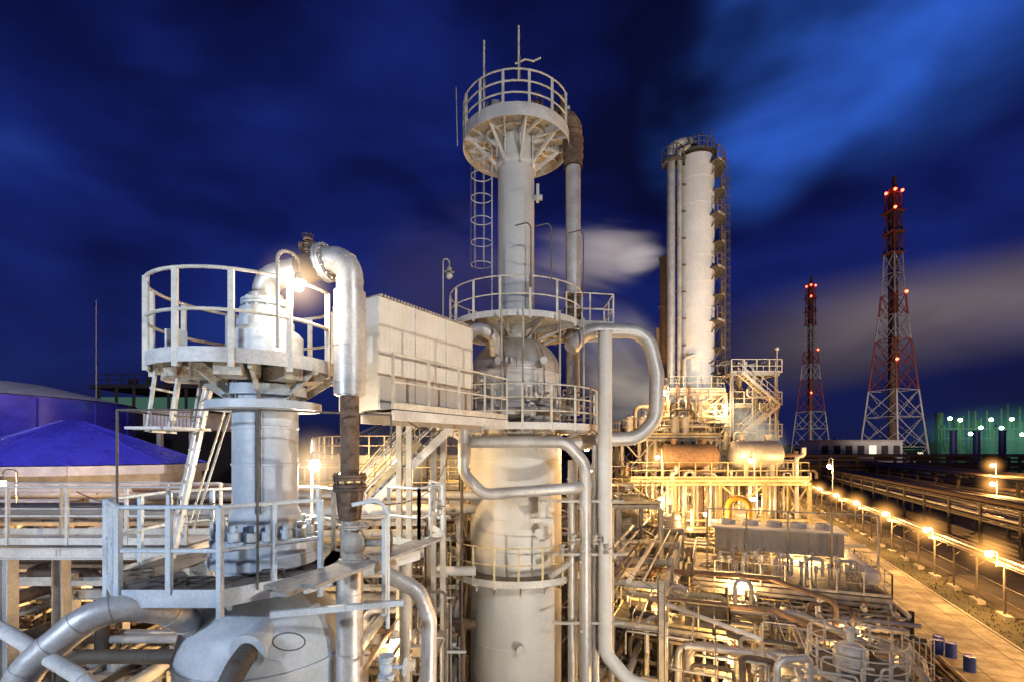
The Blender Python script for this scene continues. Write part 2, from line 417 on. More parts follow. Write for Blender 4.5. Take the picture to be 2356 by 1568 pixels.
lathe(b,cx,cy,[(.46,14.3),(.52,14.42),(.56,14.45),(.56,14.78),(.50,14.85),(.42,14.9),(.42,15.02),(.38,15.02),(.38,15.2),(.28,15.22),(.28,15.3)],SHELLB,48)
for i in range(14):
    a=2*pi*i/14; q=V((cx+.5*math.cos(a),cy+.5*math.sin(a),13.8)); cyl(b,q,q+V((0,0,.24)),.022,STEEL,6)
flange(b,(cx,cy,15.3),(0,0,1),.36,SHELLB,12,.05)
nz=V((-3.62,6.68,10.22)); cyl(b,nz+V((.0,.35,.1)),nz,.25,SHELLB,28,.2); cyl(b,nz,nz+V((0,-.06,-.01)),.25,SHELLB,28)
pipe(b,[nz,(-3.64,6.4,10.1),(-4.0,5.3,8.5)],.14,STEELD,.4,20,.06)
cyl(b,(cx+.1,cy-.49,12.0),(cx+.1,cy-.49,13.6),.014,STEELD,6); cyl(b,(cx+.16,cy-.48,12.0),(cx+.16,cy-.48,13.6),.01,RUST,6)
b.build('reactor_column')
b=B(); px_,py_=-4.24,7.8
deck(b,px_,py_,14.3,.3,1.36,.14,GRATE,DIRTYP,WHITE)
brackets(b,cx,cy,14.3,.46,1.2,.55,DIRTYP,8,.3,.05,.16)
for a in (200,240,285,330): 
    d=V((math.cos(rad(a)),math.sin(rad(a)),0)); box(b,V((px_,py_,14.12))+d*.9,(.5,.35,.2),DIRTYP,rad(a))
ringrail(b,px_,py_,14.3,1.35,RAIL,1.12,8,352,11,.026,1)
beam(b,(-5.0,7.2,14.3),(-5.0,7.2,14.75),.2,.2,PLATB)
P0=[V((-5.3,7.2,14.2)),V((-5.42,7.9,14.2))]
for p in P0: 
    beam(b,p,p+V((-.1,-.05,-.95)),.05,.03,WHITE); beam(b,p+V((.35,0,0)),p+V((.2,0,-.9)),.05,.03,WHITE)
for h in(-.3,-.62,-.95): beam(b,P0[0]+V((-.08,0,h)),P0[1]+V((-.08,0,h)),.04,.03,WHITE)
box(b,(-5.3,7.5,13.3),(.7,.9,.04),WHITE)
A0=V((-5.75,8.15,11.2)); A1=V((-5.18,8.3,14.2)); s=V((.22,-.28,0))
for k in(-1,1): beam(b,A0+s*k,A1+s*k,.10,.05,WHITE)
for i in range(11): 
    p=A0+(A1-A0)*(i+.5)/11; beam(b,p-s,p+s,.12,.03,WHITE)
for k in(-1,1): cyl(b,A0+s*k+V((.35,.0,.5)),A1+s*k+V((.35,0,-.4)),.018,RAIL,6)
b.build('round_platform')
b=B(); lx,ly,lz=-4.41,7.8,11.12
deck(b,lx,ly,lz,.78,1.72,.17,GRATE,DIRTYP,PLATB,22.5,382.5,8)
brackets(b,lx,ly,lz,.7,1.5,.5,PLATB,8,pi/8,.06,.16)
o8=arc(lx,ly,lz,1.71,22.5,382.5,8)
rail(b,[o8[i] for i in range(0,8)],PLATB,1.12,.75,.029,False)
for p in o8: beam(b,p-V((0,0,.3)),p+V((0,0,1.1)),.08,.06,PLATB)
e=[V((-2.98,6.95,lz)),V((-1.75,9.1,lz)),V((-2.45,9.6,lz)),V((-3.3,8.9,lz))]
b.add([p for p in e]+[p-V((0,0,.05)) for p in e],[(0,1,2,3),(7,6,5,4),(0,4,5,1),(1,5,6,2)],GRATE)
beam(b,e[0]-V((0,0,.12)),e[1]-V((0,0,.12)),.06,.18,PLATB)
rail(b,[e[1],e[2]],PLATB,1.12,.8,.027); rail(b,[e[1],V((-1.5,10.4,lz)),V((-1.9,11.2,lz))],PLATB,1.12,.9,.027)
pipe(b,[(-2.35,7.1,lz+1.05),(-1.95,7.15,lz+1.12),(-1.85,7.2,lz+.9),(-1.85,7.2,lz-.8)],.03,PLATB,.15,8)
beam(b,(-1.86,7.05,lz-.55),(-1.86,7.05,lz+.85),.09,.05,PLATB)
beam(b,(-3.2,6.4,lz-.32),(-1.55,6.9,lz-.32),.07,.08,PLATB)
top=13.52
for x,y in((-5.35,6.55),(-3.42,6.5),(-1.9,7.6)): cyl(b,(x,y,11.1 if x<-2 else 13.0),(x,y,top),.016,STEELD,6)
for q in (((-5.35,6.55),(-3.42,6.5)),((-3.42,6.5),(-1.9,7.6)),((-5.35,6.55),(-5.5,8.6))): cyl(b,(*q[0],top),(*q[1],top),.016,STEELD,6)
for k in range(5):
    a=R.uniform(190,330); p=arc(lx,ly,lz+.02,1.25,a,a+.1,1)[0]; rr=R.uniform(.1,.22)
    sweep(b,[p+V((rr*math.cos(t)*(1+.1*math.sin(3*t)),rr*.9*math.sin(t),.01*t)) for t in [i*.5 for i in range(26)]],.012,STEELD,5)
b.build('octagonal_platform')
b=B()
for k,(a,c) in enumerate((((-2.78,5.75,11.26),(-1.7,9.2,11.26)),((-2.52,5.95,11.30),(-1.42,9.1,11.30)),((-3.05,6.1,11.24),(-2.1,8.3,11.24)))):
    beam(b,a,c,.24,.045,WOOD)
b.build('scaffold_planks')
b=B()
pipe(b,[(cx,cy,15.3),(cx,cy,15.72),(-3.2,7.65,15.85),(-2.5,7.45,15.98),(-2.5,7.45,13.8)],.2,CLAD,.38,22,.28,10)
cyl(b,(cx,cy,15.3),(cx,cy,15.45),.26,CLAD,24)
pipe(b,[(-2.5,7.45,15.4),(-2.5,7.45,13.82)],.235,CLAD,None,26,.55)
cyl(b,(-3.35,7.68,15.82),(-3.0,7.6,15.88),.22,RUST,20); flange(b,(-2.92,7.58,15.9),(1,-.25,.17),.3,CLAD,12,.05)
cyl(b,(-2.5,7.45,13.85),(-2.5,7.45,12.5),.14,RUST,20)
for z in (12.55,12.4): flange(b,(-2.5,7.45,z),(0,0,1),.25,RUST,10,.045)
cyl(b,(-2.5,7.45,12.4),(-2.5,7.45,11.9),.22,RUST,20,.16)
valve(b,(-2.42,7.4,11.55),(0,0,1),.13,STEEL); cyl(b,(-2.5,7.45,11.9),(-2.5,7.45,11.2),.14,STEEL,18)
pipe(b,[(-2.5,7.45,11.2),(-2.5,7.45,4)],.2,CLAD,None,22,.9)
cyl(b,(-3.25,7.7,15.95),(-3.25,7.7,16.2),.03,STEEL,8); valve(b,(-3.25,7.7,16.2),(1,0,0),.045,RUST)
for z in(16.12,16.22,16.3): cyl(b,(-3.25,7.7,z),(-3.25,7.7,z+.025),.07,ORANGE,10)
b.build('overhead_vapour_pipe')
b=B()
pipe(b,[(-4.6,7.3,10.2),(-4.65,6.5,10.85),(-5.2,6.1,11.0),(-5.9,5.8,10.3),(-6.1,5.6,8.2)],.18,CLAD,.7,20,.35,8)
b.build('insulated_bend_pipe')
b=B(); pipe(b,[(-7.5,6.6,10.85),(-5.0,5.6,10.35),(-2.9,4.7,9.6)],.085,WHITE,.4,14,.8); b.build('transfer_pipe')
b=B()
pipe(b,[(-2.1,8.1,10.9),(-1.55,8.1,10.6),(-1.4,8.2,10.1),(-1.5,8.0,5)],.13,CLAD,.4,16,.4)
pipe(b,[(-2.0,9,11),(-2.0,9,4)],.1,STEEL,None,12); pipe(b,[(-1.9,7.3,9.6),(-1.9,7.3,5)],.06,STEEL,None,10)
for z in (9.7,9.2): valve(b,(-1.9,7.3,z),(0,0,1),.07,PLATB,PLATB)
sweep(b,[V((-1.95+.42*math.cos(t),7.1,9.1+.5*math.sin(t))) for t in [rad(-100+ i*12) for i in range(17)]],.02,WHITE,6)
sweep(b,[V((-3.0+.22*math.cos(t),6.5,10.4+.12*math.sin(t))) for t in [i*.4 for i in range(17)]],.01,STEELD,5)
b.build('drain_piping')
# ================================================================== ENCLOSURE + CATWALK
ENC=paint('enclosure_sheet',(.68,.66,.60),.34,(.36,.24,.15),.5,0,1.2,.85,.06,True,.92)
b=B()
P=[V((-2.9,10.5,0)),V((-1.1,13.4,0))]; d=(P[1]-P[0]).normalized(); nrm=V((-d.y,d.x,0)); L=(P[1]-P[0]).length
z0,z1=13.85,16.3; ctr=(P[0]+P[1])/2+nrm*.65; ang=math.atan2(d.y,d.x)
box(b,ctr+V((0,0,(z0+z1)/2)),(L,1.3,z1-z0),ENC,ang)
k=0
while k*.1<L-.05: 
    p=P[0]+d*(k*.1+.05); box(b,p+nrm*.65+V((0,0,z1+.02)),(.05,1.42,.05),STEEL,ang); k+=1
for t in (.01,.34,.67,.99): box(b,P[0]+d*L*t-nrm*.012+V((0,0,(z0+z1)/2)),(.03,.02,z1-z0-.02),ENC,ang)
for i in range(26): 
    t=(i+.5)/26; box(b,P[0]+d*L*t-nrm*.001+V((0,0,(z0+z1)/2)),(.01,.008,z1-z0-.06),ENC,ang)
for t in (.5,): beam(b,P[0]-nrm*.02+V((0,0,z0+1.2)),P[1]-nrm*.02+V((0,0,z0+1.2)),.03,.04,STEEL)
for q in (.55,.95):
    for o in(.9,1.25): beam(b,P[0]+d*L*q+nrm*o,P[0]+d*L*q+nrm*o+V((0,0,z0)),.14,.14,STEEL)
b.build('corrugated_enclosure')
b=B()
A=[P[0]-nrm*.95-d*.5,P[1]-nrm*.95+d*.3,P[1]-nrm*.05+d*.3,P[0]-nrm*.05-d*.5]; zc=13.78
A=[p+V((0,0,zc)) for p in A]
b.add(A+[p-V((0,0,.06)) for p in A],[(0,1,2,3),(7,6,5,4)],GRATE)
beam(b,A[0]-V((0,0,.12)),A[1]-V((0,0,.12)),.08,.2,WHITE); beam(b,A[3]-V((0,0,.14)),A[2]-V((0,0,.14)),.08,.26,STEEL)
rail(b,[A[0],A[1]],RAIL,1.1,1.0,.024)
b.build('catwalk')
b=B(); stairs(b,(-3.9,12.8,11.4),(-1.75,13.6,13.6),.7,WHITE,GRATE); stairs(b,(-4.6,14.6,11.3),(-3.0,15.3,13.2),.7,RAILY,GRATE); b.build('steel_stairs')
# ================================================================== MAIN COLUMN
b=B(); mx,my=.15,17.8
lathe(b,mx,my,[(1.66,0),(1.66,13.4)],SHELL,72)
for z in (3,6.2,8.3,10.6,12.6): lathe(b,mx,my,[(1.66,z-.03),(1.668,z-.02),(1.668,z+.02),(1.66,z+.03)],SHELL,72)
lathe(b,mx,my,[(1.66,13.4),(1.5,13.5),(1.5,13.9),(1.62,14.0),(1.62,15.7)],SHELL,72)
dome(b,mx,my,15.7,1.62,1.35,CLAD,72,.6)
for z in (14.6,15.2,15.7): lathe(b,mx,my,[(1.62,z-.05),(1.65,z-.03),(1.65,z+.03),(1.62,z+.05)],CLAD,72)
for a in range(0,360,30):
    q=[V((mx+1.63*math.cos(t)*math.cos(rad(a)),my+1.63*math.cos(t)*math.sin(rad(a)),15.7+1.36*math.sin(t))) for t in [i*.13 for i in range(9)]]
    sweep(b,q,.015,STEEL,5)
lathe(b,mx,my,[(.72,16.9),(.72,17.5),(.665,17.6),(.665,23.2),(.72,23.25),(.72,23.4),(.66,23.4),(.66,24.4)],SHELL,64)
for z in (18.3,20.0,21.6,22.6): lathe(b,mx,my,[(.665,z-.02),(.670,z-.01),(.670,z+.01),(.665,z+.02)],SHELL,48)
cyl(b,(mx+.66,my-.2,22.1),(mx+.95,my-.2,22.1),.1,SHELL,12); box(b,(mx+.78,my-.3,22.2),(.1,.2,.6),SHELL)
for q in ((-.6,15.9),(-.25,15.9),(.9,15.9),(-1,14.3),(.5,14.4)): cyl(b,(mx+q[0],my-1.2,q[1]),(mx+q[0],my-1.85,q[1]),.13,CLAD,14)
for x,z in ((.9,10.2),(.3,6.4)):
    y=my-math.sqrt(1.66**2-(x-mx)**2); cyl(b,(x,y+.1,z),(x,y-.3,z),.09,SHELL,14); cyl(b,(x,y-.3,z),(x,y-.36,z),.15,SHELL,18)
b.build('distillation_column')
b=B()
deck(b,mx,my,24.3,.66,1.95,.38,GRATE,DIRTYP,WHITE)
brackets(b,mx,my,24.3,.68,1.9,1.05,WHITE,8,.2,.06,.2)
sweep(b,arc(mx,my,24.15,1.2,0,360,30),.05,DIRTYP,6)
for a in range(10,370,45): 
    p=arc(mx,my,24.0,.66,a,a+.01,1)[0]; p2=arc(mx,my,24.18,1.9,a+22,a+22.01,1)[0]; beam(b,p,p2,.05,.1,WHITE)
ringrail(b,mx,my,24.3,1.92,RAIL,1.15,-5,335,13,.03,2)
for x,y,zt,zb in ((-.95,16.4,26.8,24.2),(.22,15.95,26.9,25.1)): 
    cyl(b,(x,y,zb),(x,y,zt),.035,RAIL,8); cyl(b,(x+.04,y-.02,zb),(x+.04,y-.02,zt-1.0),.02,ORANGE,6)
cyl(b,(-1.95,17.3,23.8),(-2.0,17.3,25.9),.02,STEEL,6)
pipe(b,[(.1,16.0,25.7),(.45,16,25.85),(.7,16,25.78),(.95,16,25.9)],.03,RAIL,.1,8)
b.build('top_round_platform')
b=B()
lathe(b,mx,my,[(.66,24.4),(.75,24.45),(.75,24.6),(.5,24.75),(.3,24.8)],RUST,40)
cyl(b,(-.62,17.2,24.3),(-.62,17.2,25.15),.3,CLAD,24); dome(b,-.62,17.2,25.15,.3,.12,CLAD,24)
pipe(b,[(mx,my,24.7),(mx+.1,my,25.2),(2.25,17.8,25.1),(2.25,17.8,23.3)],.33,ORANGE,.5,20,.5,8,RUST)
cyl(b,(2.25,17.8,24.4),(2.25,17.8,23.3),.34,RUST,20)
for z in (24.3,24.0,23.7): flange(b,(2.25,17.8,z),(0,0,1),.38,RUST,10,.05)
pipe(b,[(2.25,17.8,23.3),(2.25,17.8,18.6)],.27,CLAD,None,22,1.0)
cyl(b,(2.25,17.8,18.7),(2.25,17.8,17.6),.24,RUST,20)
for z in (18.6,18.1,17.8): flange(b,(2.25,17.8,z),(0,0,1),.34,ORANGE,10,.05)
pipe(b,[(2.25,17.8,17.6),(2.25,17.8,14.2)],.24,CLAD,None,20,.9)
valve(b,(.9,17.3,25.3),(1,0,0),.08,ORANGE); cyl(b,(1.8,17.6,25.2),(1.8,17.6,25.8),.08,RUST,10)
b.build('overhead_line')
b=B()
ladder(b,-.72,17.45,17.6,23.9,180,WHITE,.42); b.build('caged_ladder')
b=B()
deck(b,mx,my,17.35,.72,2.42,.14,GRATE,DIRTYP,WHITE)
brackets(b,mx,my,17.35,.74,2.35,.55,STEEL,10,.1,.05,.16)
ringrail(b,mx,my,17.35,2.4,RAIL,1.15,25,350,14,.024,1)
A=[V((1.9,16.9,17.35)),V((3.6,17.2,17.35)),V((3.6,18.9,17.35)),V((1.9,19.2,17.35))]
b.add(A+[p-V((0,0,.06)) for p in A],[(0,1,2,3),(7,6,5,4)],GRATE)
for i in range(4): beam(b,A[i]-V((0,0,.1)),A[(i+1)%4]-V((0,0,.1)),.06,.16,WHITE)
rail(b,[A[0],A[1],A[2],A[3]],RAIL,1.1,.8,.024)
for x,y in((-.0,15.35),(.65,15.4),(1.75,15.9)): pipe(b,[(x+.6,y,18.1+.0),(x+.6,y,20.0),(x+.5,y,20.15),(x+.1,y,20.05)],.022,STEELD,.1,6)
b.build('middle_round_platform')
b=B()
deck(b,mx,my,13.75,1.6,2.95,.16,GRATE,DIRTYP,WHITE)
brackets(b,mx,my,13.75,1.6,2.85,.7,WHITE,10,.1,.06,.18)
ringrail(b,mx,my,13.75,2.93,RAIL,1.25,-160,60,12,.024,2)
for a in (-150,-100,-86,-60,-35):
    p=arc(mx,my,13.75,2.75,a,a+.1,1)[0]; cyl(b,p,p+V((0,0,3.6)),.035,STEEL,8)
for k,a in enumerate((-130,-75,-50)):
    q=arc(mx,my,14.2+k*.1,2.0,a,a+40,10); sweep(b,q,.09,CLAD,10)
cyl(b,(-.8,15.5,14.15),(.6,15.35,14.15),.18,CLAD,18); cyl(b,(.6,15.35,14.15),(.75,15.33,14.15),.24,CLAD,18)
for i in range(34):
    t=R.uniform(-150,30); p=arc(mx,my,14+R.uniform(0,1.2),1.95,t,t+.1,1)[0]; q=arc(mx,my,14+R.uniform(0,1.6),2.5,t+R.uniform(-25,25),t+.1,1)[0]
    pipe(b,[p,V((p.x,p.y,q.z)),q],R.uniform(.02,.05),R.choice([STEEL,CLAD,RUST,WHITE,STEELD]),.1,8)
b.build('service_platform')
b=B()
deck(b,mx,my,8.7,1.66,2.45,.16,GRATE,DIRTYP,WHITE,-200,60)
brackets(b,mx,my,8.7,1.66,2.4,.5,WHITE,12,.1,.06,.16)
ringrail(b,mx,my,8.7,2.43,RAILY,1.1,-200,60,14,.022,1)
ladder(b,-2.2,16.9,1,9.4,200,RAILY,.45)
b.build('lower_round_platform')
b=B()
pipe(b,[(-1.35,15.4,13.2),(1.7,15.3,13.2),(2.35,15.5,12.5),(2.35,15.5,3.5)],.19,CLAD,.7,20,.55,8); b.build('insulated_pipe_front')
b=B()
pipe(b,[(-1.53,15.3,14.0),(-1.53,15.3,12.2),(-.9,15.1,11.55),(2.1,15.3,11.75),(2.5,15.9,11.8)],.18,CLAD,.55,20,.5,8); b.build('insulated_pipe_loop')
b=B()
pipe(b,[(3.0,15.6,16.7),(3.0,15.6,6.4),(3.7,15.4,5.6),(5.2,15,5.2)],.225,SHELL,.6,22,1.5,8)
cyl(b,(3.0,15.6,16.7),(3.0,15.6,16.76),.25,CLAD,22)
b.build('vertical_riser_pipe')
b=B()
pipe(b,[(2.0,16.6,16.4),(2.6,16.9,17.1),(4.75,17,17.1),(5.1,17,15.6),(5.05,17,14.0),(4.4,17,13.35),(3.2,17,13.3),(2.0,16.8,13.1)],.25,CLAD,.85,22,.45,9); b.build('expansion_loop_pipe')
b=B()
pipe(b,[(-.55,16.35,16.2),(-.6,15.9,16.7),(-1.1,15.7,16.95),(-1.6,16.1,16.6)],.2,CLAD,.35,18,.25,8); b.build('elbow_pipe')
b=B()
for x,y,r,zt,mt in ((2.75,15.9,.12,13.1,CLAD),(1.95,15.8,.1,11.5,CLAD),(2.05,16.3,.17,12.6,WHITE),(-1.62,15.6,.05,13.5,RUST),(2.6,16.4,.14,12.2,STEEL),(3.35,16.3,.09,11,STEEL)):
    pipe(b,[(x,y,zt),(x,y,2)],r,mt,None,14,1.2 if mt is CLAD else 0)
pipe(b,[(2.2,16.0,9.4),(1.2,15.4,8.9)],.1,STEEL)
for z in (11.3,9.6,7.4): beam(b,(1.3,15.5,z),(3.6,15.5,z),.08,.08,STEEL); beam(b,(2.2,15.3,z-.2),(2.9,17.2,z-.2),.1,.1,STEEL)
box(b,(.95,15.6,10.7),(.7,.4,.12),WHITE); cyl(b,(1.0,15.6,10.76),(1.0,15.6,11.3),.16,WHITE,16)
for i in range(5): valve(b,(1.6+.35*i,15.4,9.8+.3*(i%2)),(0,0,1),.06,STEEL)
b.build('downcomer_piping')
b=B()
cable(b,(-2.0,16.2,13.9),(-2.3,9.8,13.7),.35); cable(b,(-1.95,16.2,13.6),(-1.8,10.2,12.2),.5); cable(b,(2.6,16,11.4),(8.5,24,8.5),.7)
cable(b,(3.2,16,9.4),(9.0,20,6.4),.5); cable(b,(-2.4,7.5,12.2),(-1.6,10.3,12.2),.2); cable(b,(-5.4,8.8,12.0),(-9,10,12.1),.25)
b.build('electric_cables')
# ================================================================== TALL COLUMN (right)
b=B(); tx,ty=16.9,44.5
lathe(b,tx,ty,[(1.6,17.5),(1.6,39.3)],TOWERP,56); dome(b,tx,ty,39.3,1.6,.7,RUST,40)
for z in [18.5+2.35*i for i in range(9)]: lathe(b,tx,ty,[(1.6,z-.04),(1.62,z-.03),(1.62,z+.03),(1.6,z+.04)],TOWERP,56)
lathe(b,tx,ty,[(1.6,17.6),(2.1,15.5),(2.3,15.3),(2.3,0)],CLAD,56)
lathe(b,tx,ty,[(1.7,18.8),(1.7,18.7),(2.0,17.4),(2.0,17.3)],SHELL,56)
pl=[19.6+2.35*i for i in range(9)]
for i,z in enumerate(pl):
    a0,a1=(-65,25) if i%2==0 else (-50,40)
    deck(b,tx,ty,z,1.6,2.5,.14,GRATE,STEELD,STEEL,a0,a1,14); ringrail(b,tx,ty,z,2.48,RUST,1.1,a0,a1,6,.035)
    for a in(a0+10,(a0+a1)/2,a1-10):
        p=arc(tx,ty,z-1,1.6,a,a+.1,1)[0]; q=arc(tx,ty,z-.1,2.2,a,a+.1,1)[0]; beam(b,p,q,.08,.08,STEELD)
for k in (1,-1): ladder(b,tx+2.0+.15*k,ty-.7+k*.5,17 if k>0 else 19,38.8,-10,STEELD,.5)
cyl(b,(tx+2.7,ty,14),(tx+2.7,ty,33),.09,RUST,8)
deck(b,tx,ty,39.7,.4,1.75,.2,GRATE,STEELD,STEELD,0,360,24); ringrail(b,tx,ty,39.7,1.73,STEELD,.9,0,360,14,.03,1)
for k in range(7): cyl(b,(tx-1.1+k*.35,ty-.8,40.),(tx-1.1+k*.35,ty-.8,40.6+R.random()*1.3),.05,RUST,6)
pipe(b,[(tx,ty,40.1),(tx-.6,ty-.5,40.9),(tx-1.6,ty-1,40.5),(tx-2.6,ty-1,40.1),(tx-2.6,ty-1,14)],.36,CLAD,.6,16,1.6,6)
pipe(b,[(tx-1.0,ty-1.2,40.0),(tx-1.95,ty-1.3,39.5),(tx-1.95,ty-1.3,13)],.2,STEEL,.5,12,2)
pipe(b,[(tx-.9,ty-1.9,21.2),(tx-1.7,ty-1.9,20.9),(tx-1.7,ty-1.9,12)],.2,CLAD,.4,12)
for z in [15+2.4*i for i in range(11)]: beam(b,(tx-2.9,ty-1.1,z),(tx-1.3,ty-1.1,z),.12,.12,STEELD)
deck(b,tx-2.4,ty-1,38.6,.45,1.0,.1,GRATE,STEELD,STEELD,0,360,12); ringrail(b,tx-2.4,ty-1,38.6,1.0,STEELD,1.1,0,360,8,.03,1)
b.build('fractionating_tower')
b=B(); cyl(b,(14.1,44.8,8),(14.1,44.8,30.4),.42,RUST,18); cyl(b,(14.1,44.8,30.4),(14.1,44.8,30.6),.5,RUST,18)
for z in (16,21,26): cyl(b,(14.1,44.8,z),(14.1,44.8,z+.12),.52,RUST,18)
cyl(b,(13.4,44.6,8),(13.4,44.6,24),.2,RUST,10); b.build('rusty_vent_stack')
b=B(); sx0,sx1,sy0,sy1=18.4,22.1,40.5,43.5
for x in(sx0,sx1,(sx0+sx1)/2):
    for y in(sy0,sy1): ibeam(b,(x,y,0),(x,y,19.4),.22,.22,STEEL)
z=3.0;i=0
while z<19.4:
    for y in(sy0,sy1): ibeam(b,(sx0,y,z),(sx1+.3,y,z),.18,.24,STEEL)
    for x in(sx0,sx1): ibeam(b,(x,sy0,z),(x,sy1,z),.18,.24,STEEL)
    A=[V((sx0,sy0,z+.14)),V((sx1+.5,sy0,z+.14)),V((sx1+.5,sy1,z+.14)),V((sx0,sy1,z+.14))]
    b.add(A+[p-V((0,0,.05)) for p in A],[(0,1,2,3),(7,6,5,4)],GRATE)
    rail(b,[A[0],A[1],A[2]],WHITE if i%2 else RAIL,1.1,1.0,.03)
    if z<17: 
        if i%2: stairs(b,(sx1-.2,sy0-.5,z+.1),(sx0+.5,sy0-.5,z+2.7),.8,RAIL,STEEL)
        else: stairs(b,(sx0+.5,sy0-.5,z+.1),(sx1-.2,sy0-.5,z+2.7),.8,RAIL,STEEL)
        beam(b,(sx0,sy1,z),((sx0+sx1)/2,sy1,z+2.5),.1,.1,STEEL); beam(b,((sx0+sx1)/2,sy1,z),(sx0,sy1,z+2.5),.1,.1,STEEL)
        beam(b,(sx1,sy1,z),((sx0+sx1)/2,sy1,z+2.5),.1,.1,STEEL)
    if i in(1,3): cyl(b,(sx0+.5,42.2,z+.7),(sx1-.5,42.2,z+.7),.45,CLAD,20)
    for q in range(12): 
        x=R.uniform(sx0,sx1); y=R.uniform(sy0+.2,sy1); pipe(b,[(x,y,z),(x,y,z+1.2),(x+R.uniform(-1,1),y,z+1.2),(x+R.uniform(-1,1),y,min(z+2.6,20.2))],R.uniform(.04,.1),R.choice(PM),None,7,0,3)
    z+=2.7;i+=1
cyl(b,(sx1+.1,sy0,19.2),(sx1+.1,sy0,21.2),.04,STEEL,6); sphere(b,(sx1+.1,sy0,21.3),.16,STEEL)
b.build('stair_tower')
# ================================================================== UNIT STRUCTURE
b=B()
F=XY
platform(b,F,8.2,20.6,33.5,38.5,10.9,RAILY,RAILY,0,True,'abcd',3.1)
platform(b,F,8.2,15.5,36,40,14.0,STEEL,RAILY,10.9,True,'abcd',2.4,True)
platform(b,F,10,16,33,37,7.5,STEEL,RAILY,0,False,'abcd',3)
platform(b,F,11.5,18.2,40.6,43,15.6,STEEL,RAILY,0,True,'abcd',2.4)
platform(b,F,12.5,18.2,40.2,42.9,12.9,STEEL,RAIL,0,False,'abcd',3)
platform(b,F,13.4,18.2,41.2,42.9,18.0,STEEL,RAIL,15.6,True,'abcd',2.4)
b.build('unit_steel_structure')
b=B(); hdrum(b,XY,15.9,18.8,34.6,12.55,1.0,CLAD,'u',CONC,10.9); b.build('horizontal_drum')
b=B(); hdrum(b,XY,11.0,14.4,34.8,12.4,.9,ORANGE,'u',CONC,10.9); b.build('heat_exchanger')
b=B()
for i in range(90):
    x=R.uniform(8.4,20); y=R.uniform(33.6,38.3); r=R.choice([.04,.06,.1,.15]); z=10.95+R.uniform(.3,1.6); x2=x+R.uniform(-3,3)
    if 10.3<x<19.4 and y<36: z=min(z,11.4)
    pipe(b,[(x,y,R.uniform(1,8)),(x,y,z),(x2,y,z),(x2,y,z+R.uniform(-1,.8))],r,R.choice(PM),None,8,0,4)
for i in range(30):
    x=R.uniform(8.4,15); y=R.uniform(36,39.5); z=14.1+R.uniform(.2,1.3)
    pipe(b,[(x,y,11),(x,y,z),(x+R.uniform(-2,2),y,z)],R.uniform(.05,.2),R.choice(PM),None,8,0,4)
for x in (8.8,9.8,12.2,13): cyl(b,(x,36.3,14.0),(x,36.3,15.3),.3,CLAD,16); dome(b,x,36.3,15.3,.3,.2,CLAD,16)
for x in (12.2,12.9,14.0,15.0): cyl(b,(x,41.0,15.6),(x,41.0,18.1),.1,RUST,8); cyl(b,(x,41.0,18.1),(x,41.0,18.3),.18,RUST,8)
for i in range(80):
    x=R.uniform(11.5,22); y=R.uniform(39.6,43); r=R.choice([.05,.08,.12,.18]); z=R.uniform(9,17.6); x2=x+R.uniform(-2,2)
    x2=min(x2,22.5)
    pipe(b,[(x,y,z-R.uniform(2,5)),(x,y,z),(x2,y,z),(x2,y,z+R.uniform(-2,1))],r,R.choice(PM),None,8,0,4)
b.build('unit_piping')
for k,(x,y,r,z0,z1,mt) in enumerate(((10.2,31,.6,0,8.6,CLAD),(6.2,27,.65,2,7.2,SHELL),(8.3,24.5,.5,0,5.8,SHELL),(15.8,33.0,.8,0,8.4,CLAD),(7.8,31.5,.45,0,9.4,SHELL),(13.1,29.5,.4,0,7.8,SHELL))):
    b=B(); lathe(b,x,y,[(r,z0),(r,z1)],mt,32); dome(b,x,y,z1,r,r*.5,mt,32); cyl(b,(x,y,z1+r*.45),(x,y,z1+r*.5+.5),r*.2,mt,12); flange(b,(x,y,z1+r*.5+.4),(0,0,1),r*.32,mt,8,.04)
    for q in range(4): z=z0+(z1-z0)*(q+.5)/4; lathe(b,x,y,[(r,z-.05),(r*1.03,z-.03),(r*1.03,z+.03),(r,z+.05)],mt,32)
    deck(b,x,y,z1-.6,r,r+.7,.12,GRATE,STEEL,STEEL); ringrail(b,x,y,z1-.6,r+.68,RAILY,1.1,0,330,9,.022)
    ladder(b,x-r-.15,y-.1,z0,z1-.4,180,RAIL,.42,False)
    b.build('process_vessel')
# ================================================================== FRONT PLANT (right of main column)
b=B(); rack(b,W,19,44,-5.0,-1.8,[4.2,6.2,7.8],4.2,STEEL,6,(.04,.16)); b.build('pipe_rack')
b=B(); rack(b,lambda a,c,z:W(c,a,z),-5,7,24.2,26.6,[3.2,5.0],3.2,STEEL,6,(.05,.17)); b.build('pipe_rack')
b=B(); rack(b,lambda a,c,z:W(c,a,z),-6,8,34.5,37,[4,6.4],3.2,STEEL,6,(.05,.18)); b.build('pipe_rack')
b=B(); rack(b,W,28,60,5,8.5,[3.4,5.2],4.2,STEELD,6,(.06,.18)); b.build('pipe_rack')
b=B(); rack(b,W,40,90,-8,6,[5,8],6,STEEL,10,(.08,.25)); b.build('pipe_rack')
b=B()
platform(b,W,27.2,33.6,-1.0,7.6,6.1,STEEL,RAIL,0,True,'abcd',2.8)
platform(b,W,18.6,23.6,1.6,5.6,3.6,STEEL,RAIL,0,True,'abc',2.5)
platform(b,W,21,24,-4,.6,5.6,STEEL,RAILY,0,True,'abcd',2.5)
platform(b,W,24.8,27,1.8,7.4,4.4,STEEL,RAILY,0,True,'ab',2.5)
b.build('equipment_platform')
b=B()
A0=math.atan2(-CU,SU)
box(b,W(31.0,3.2,7.9),(6.2,2.4,1.2),CONC,A0); box(b,W(31.0,3.2,8.56),(6.5,2.7,.1),WHITE,A0)
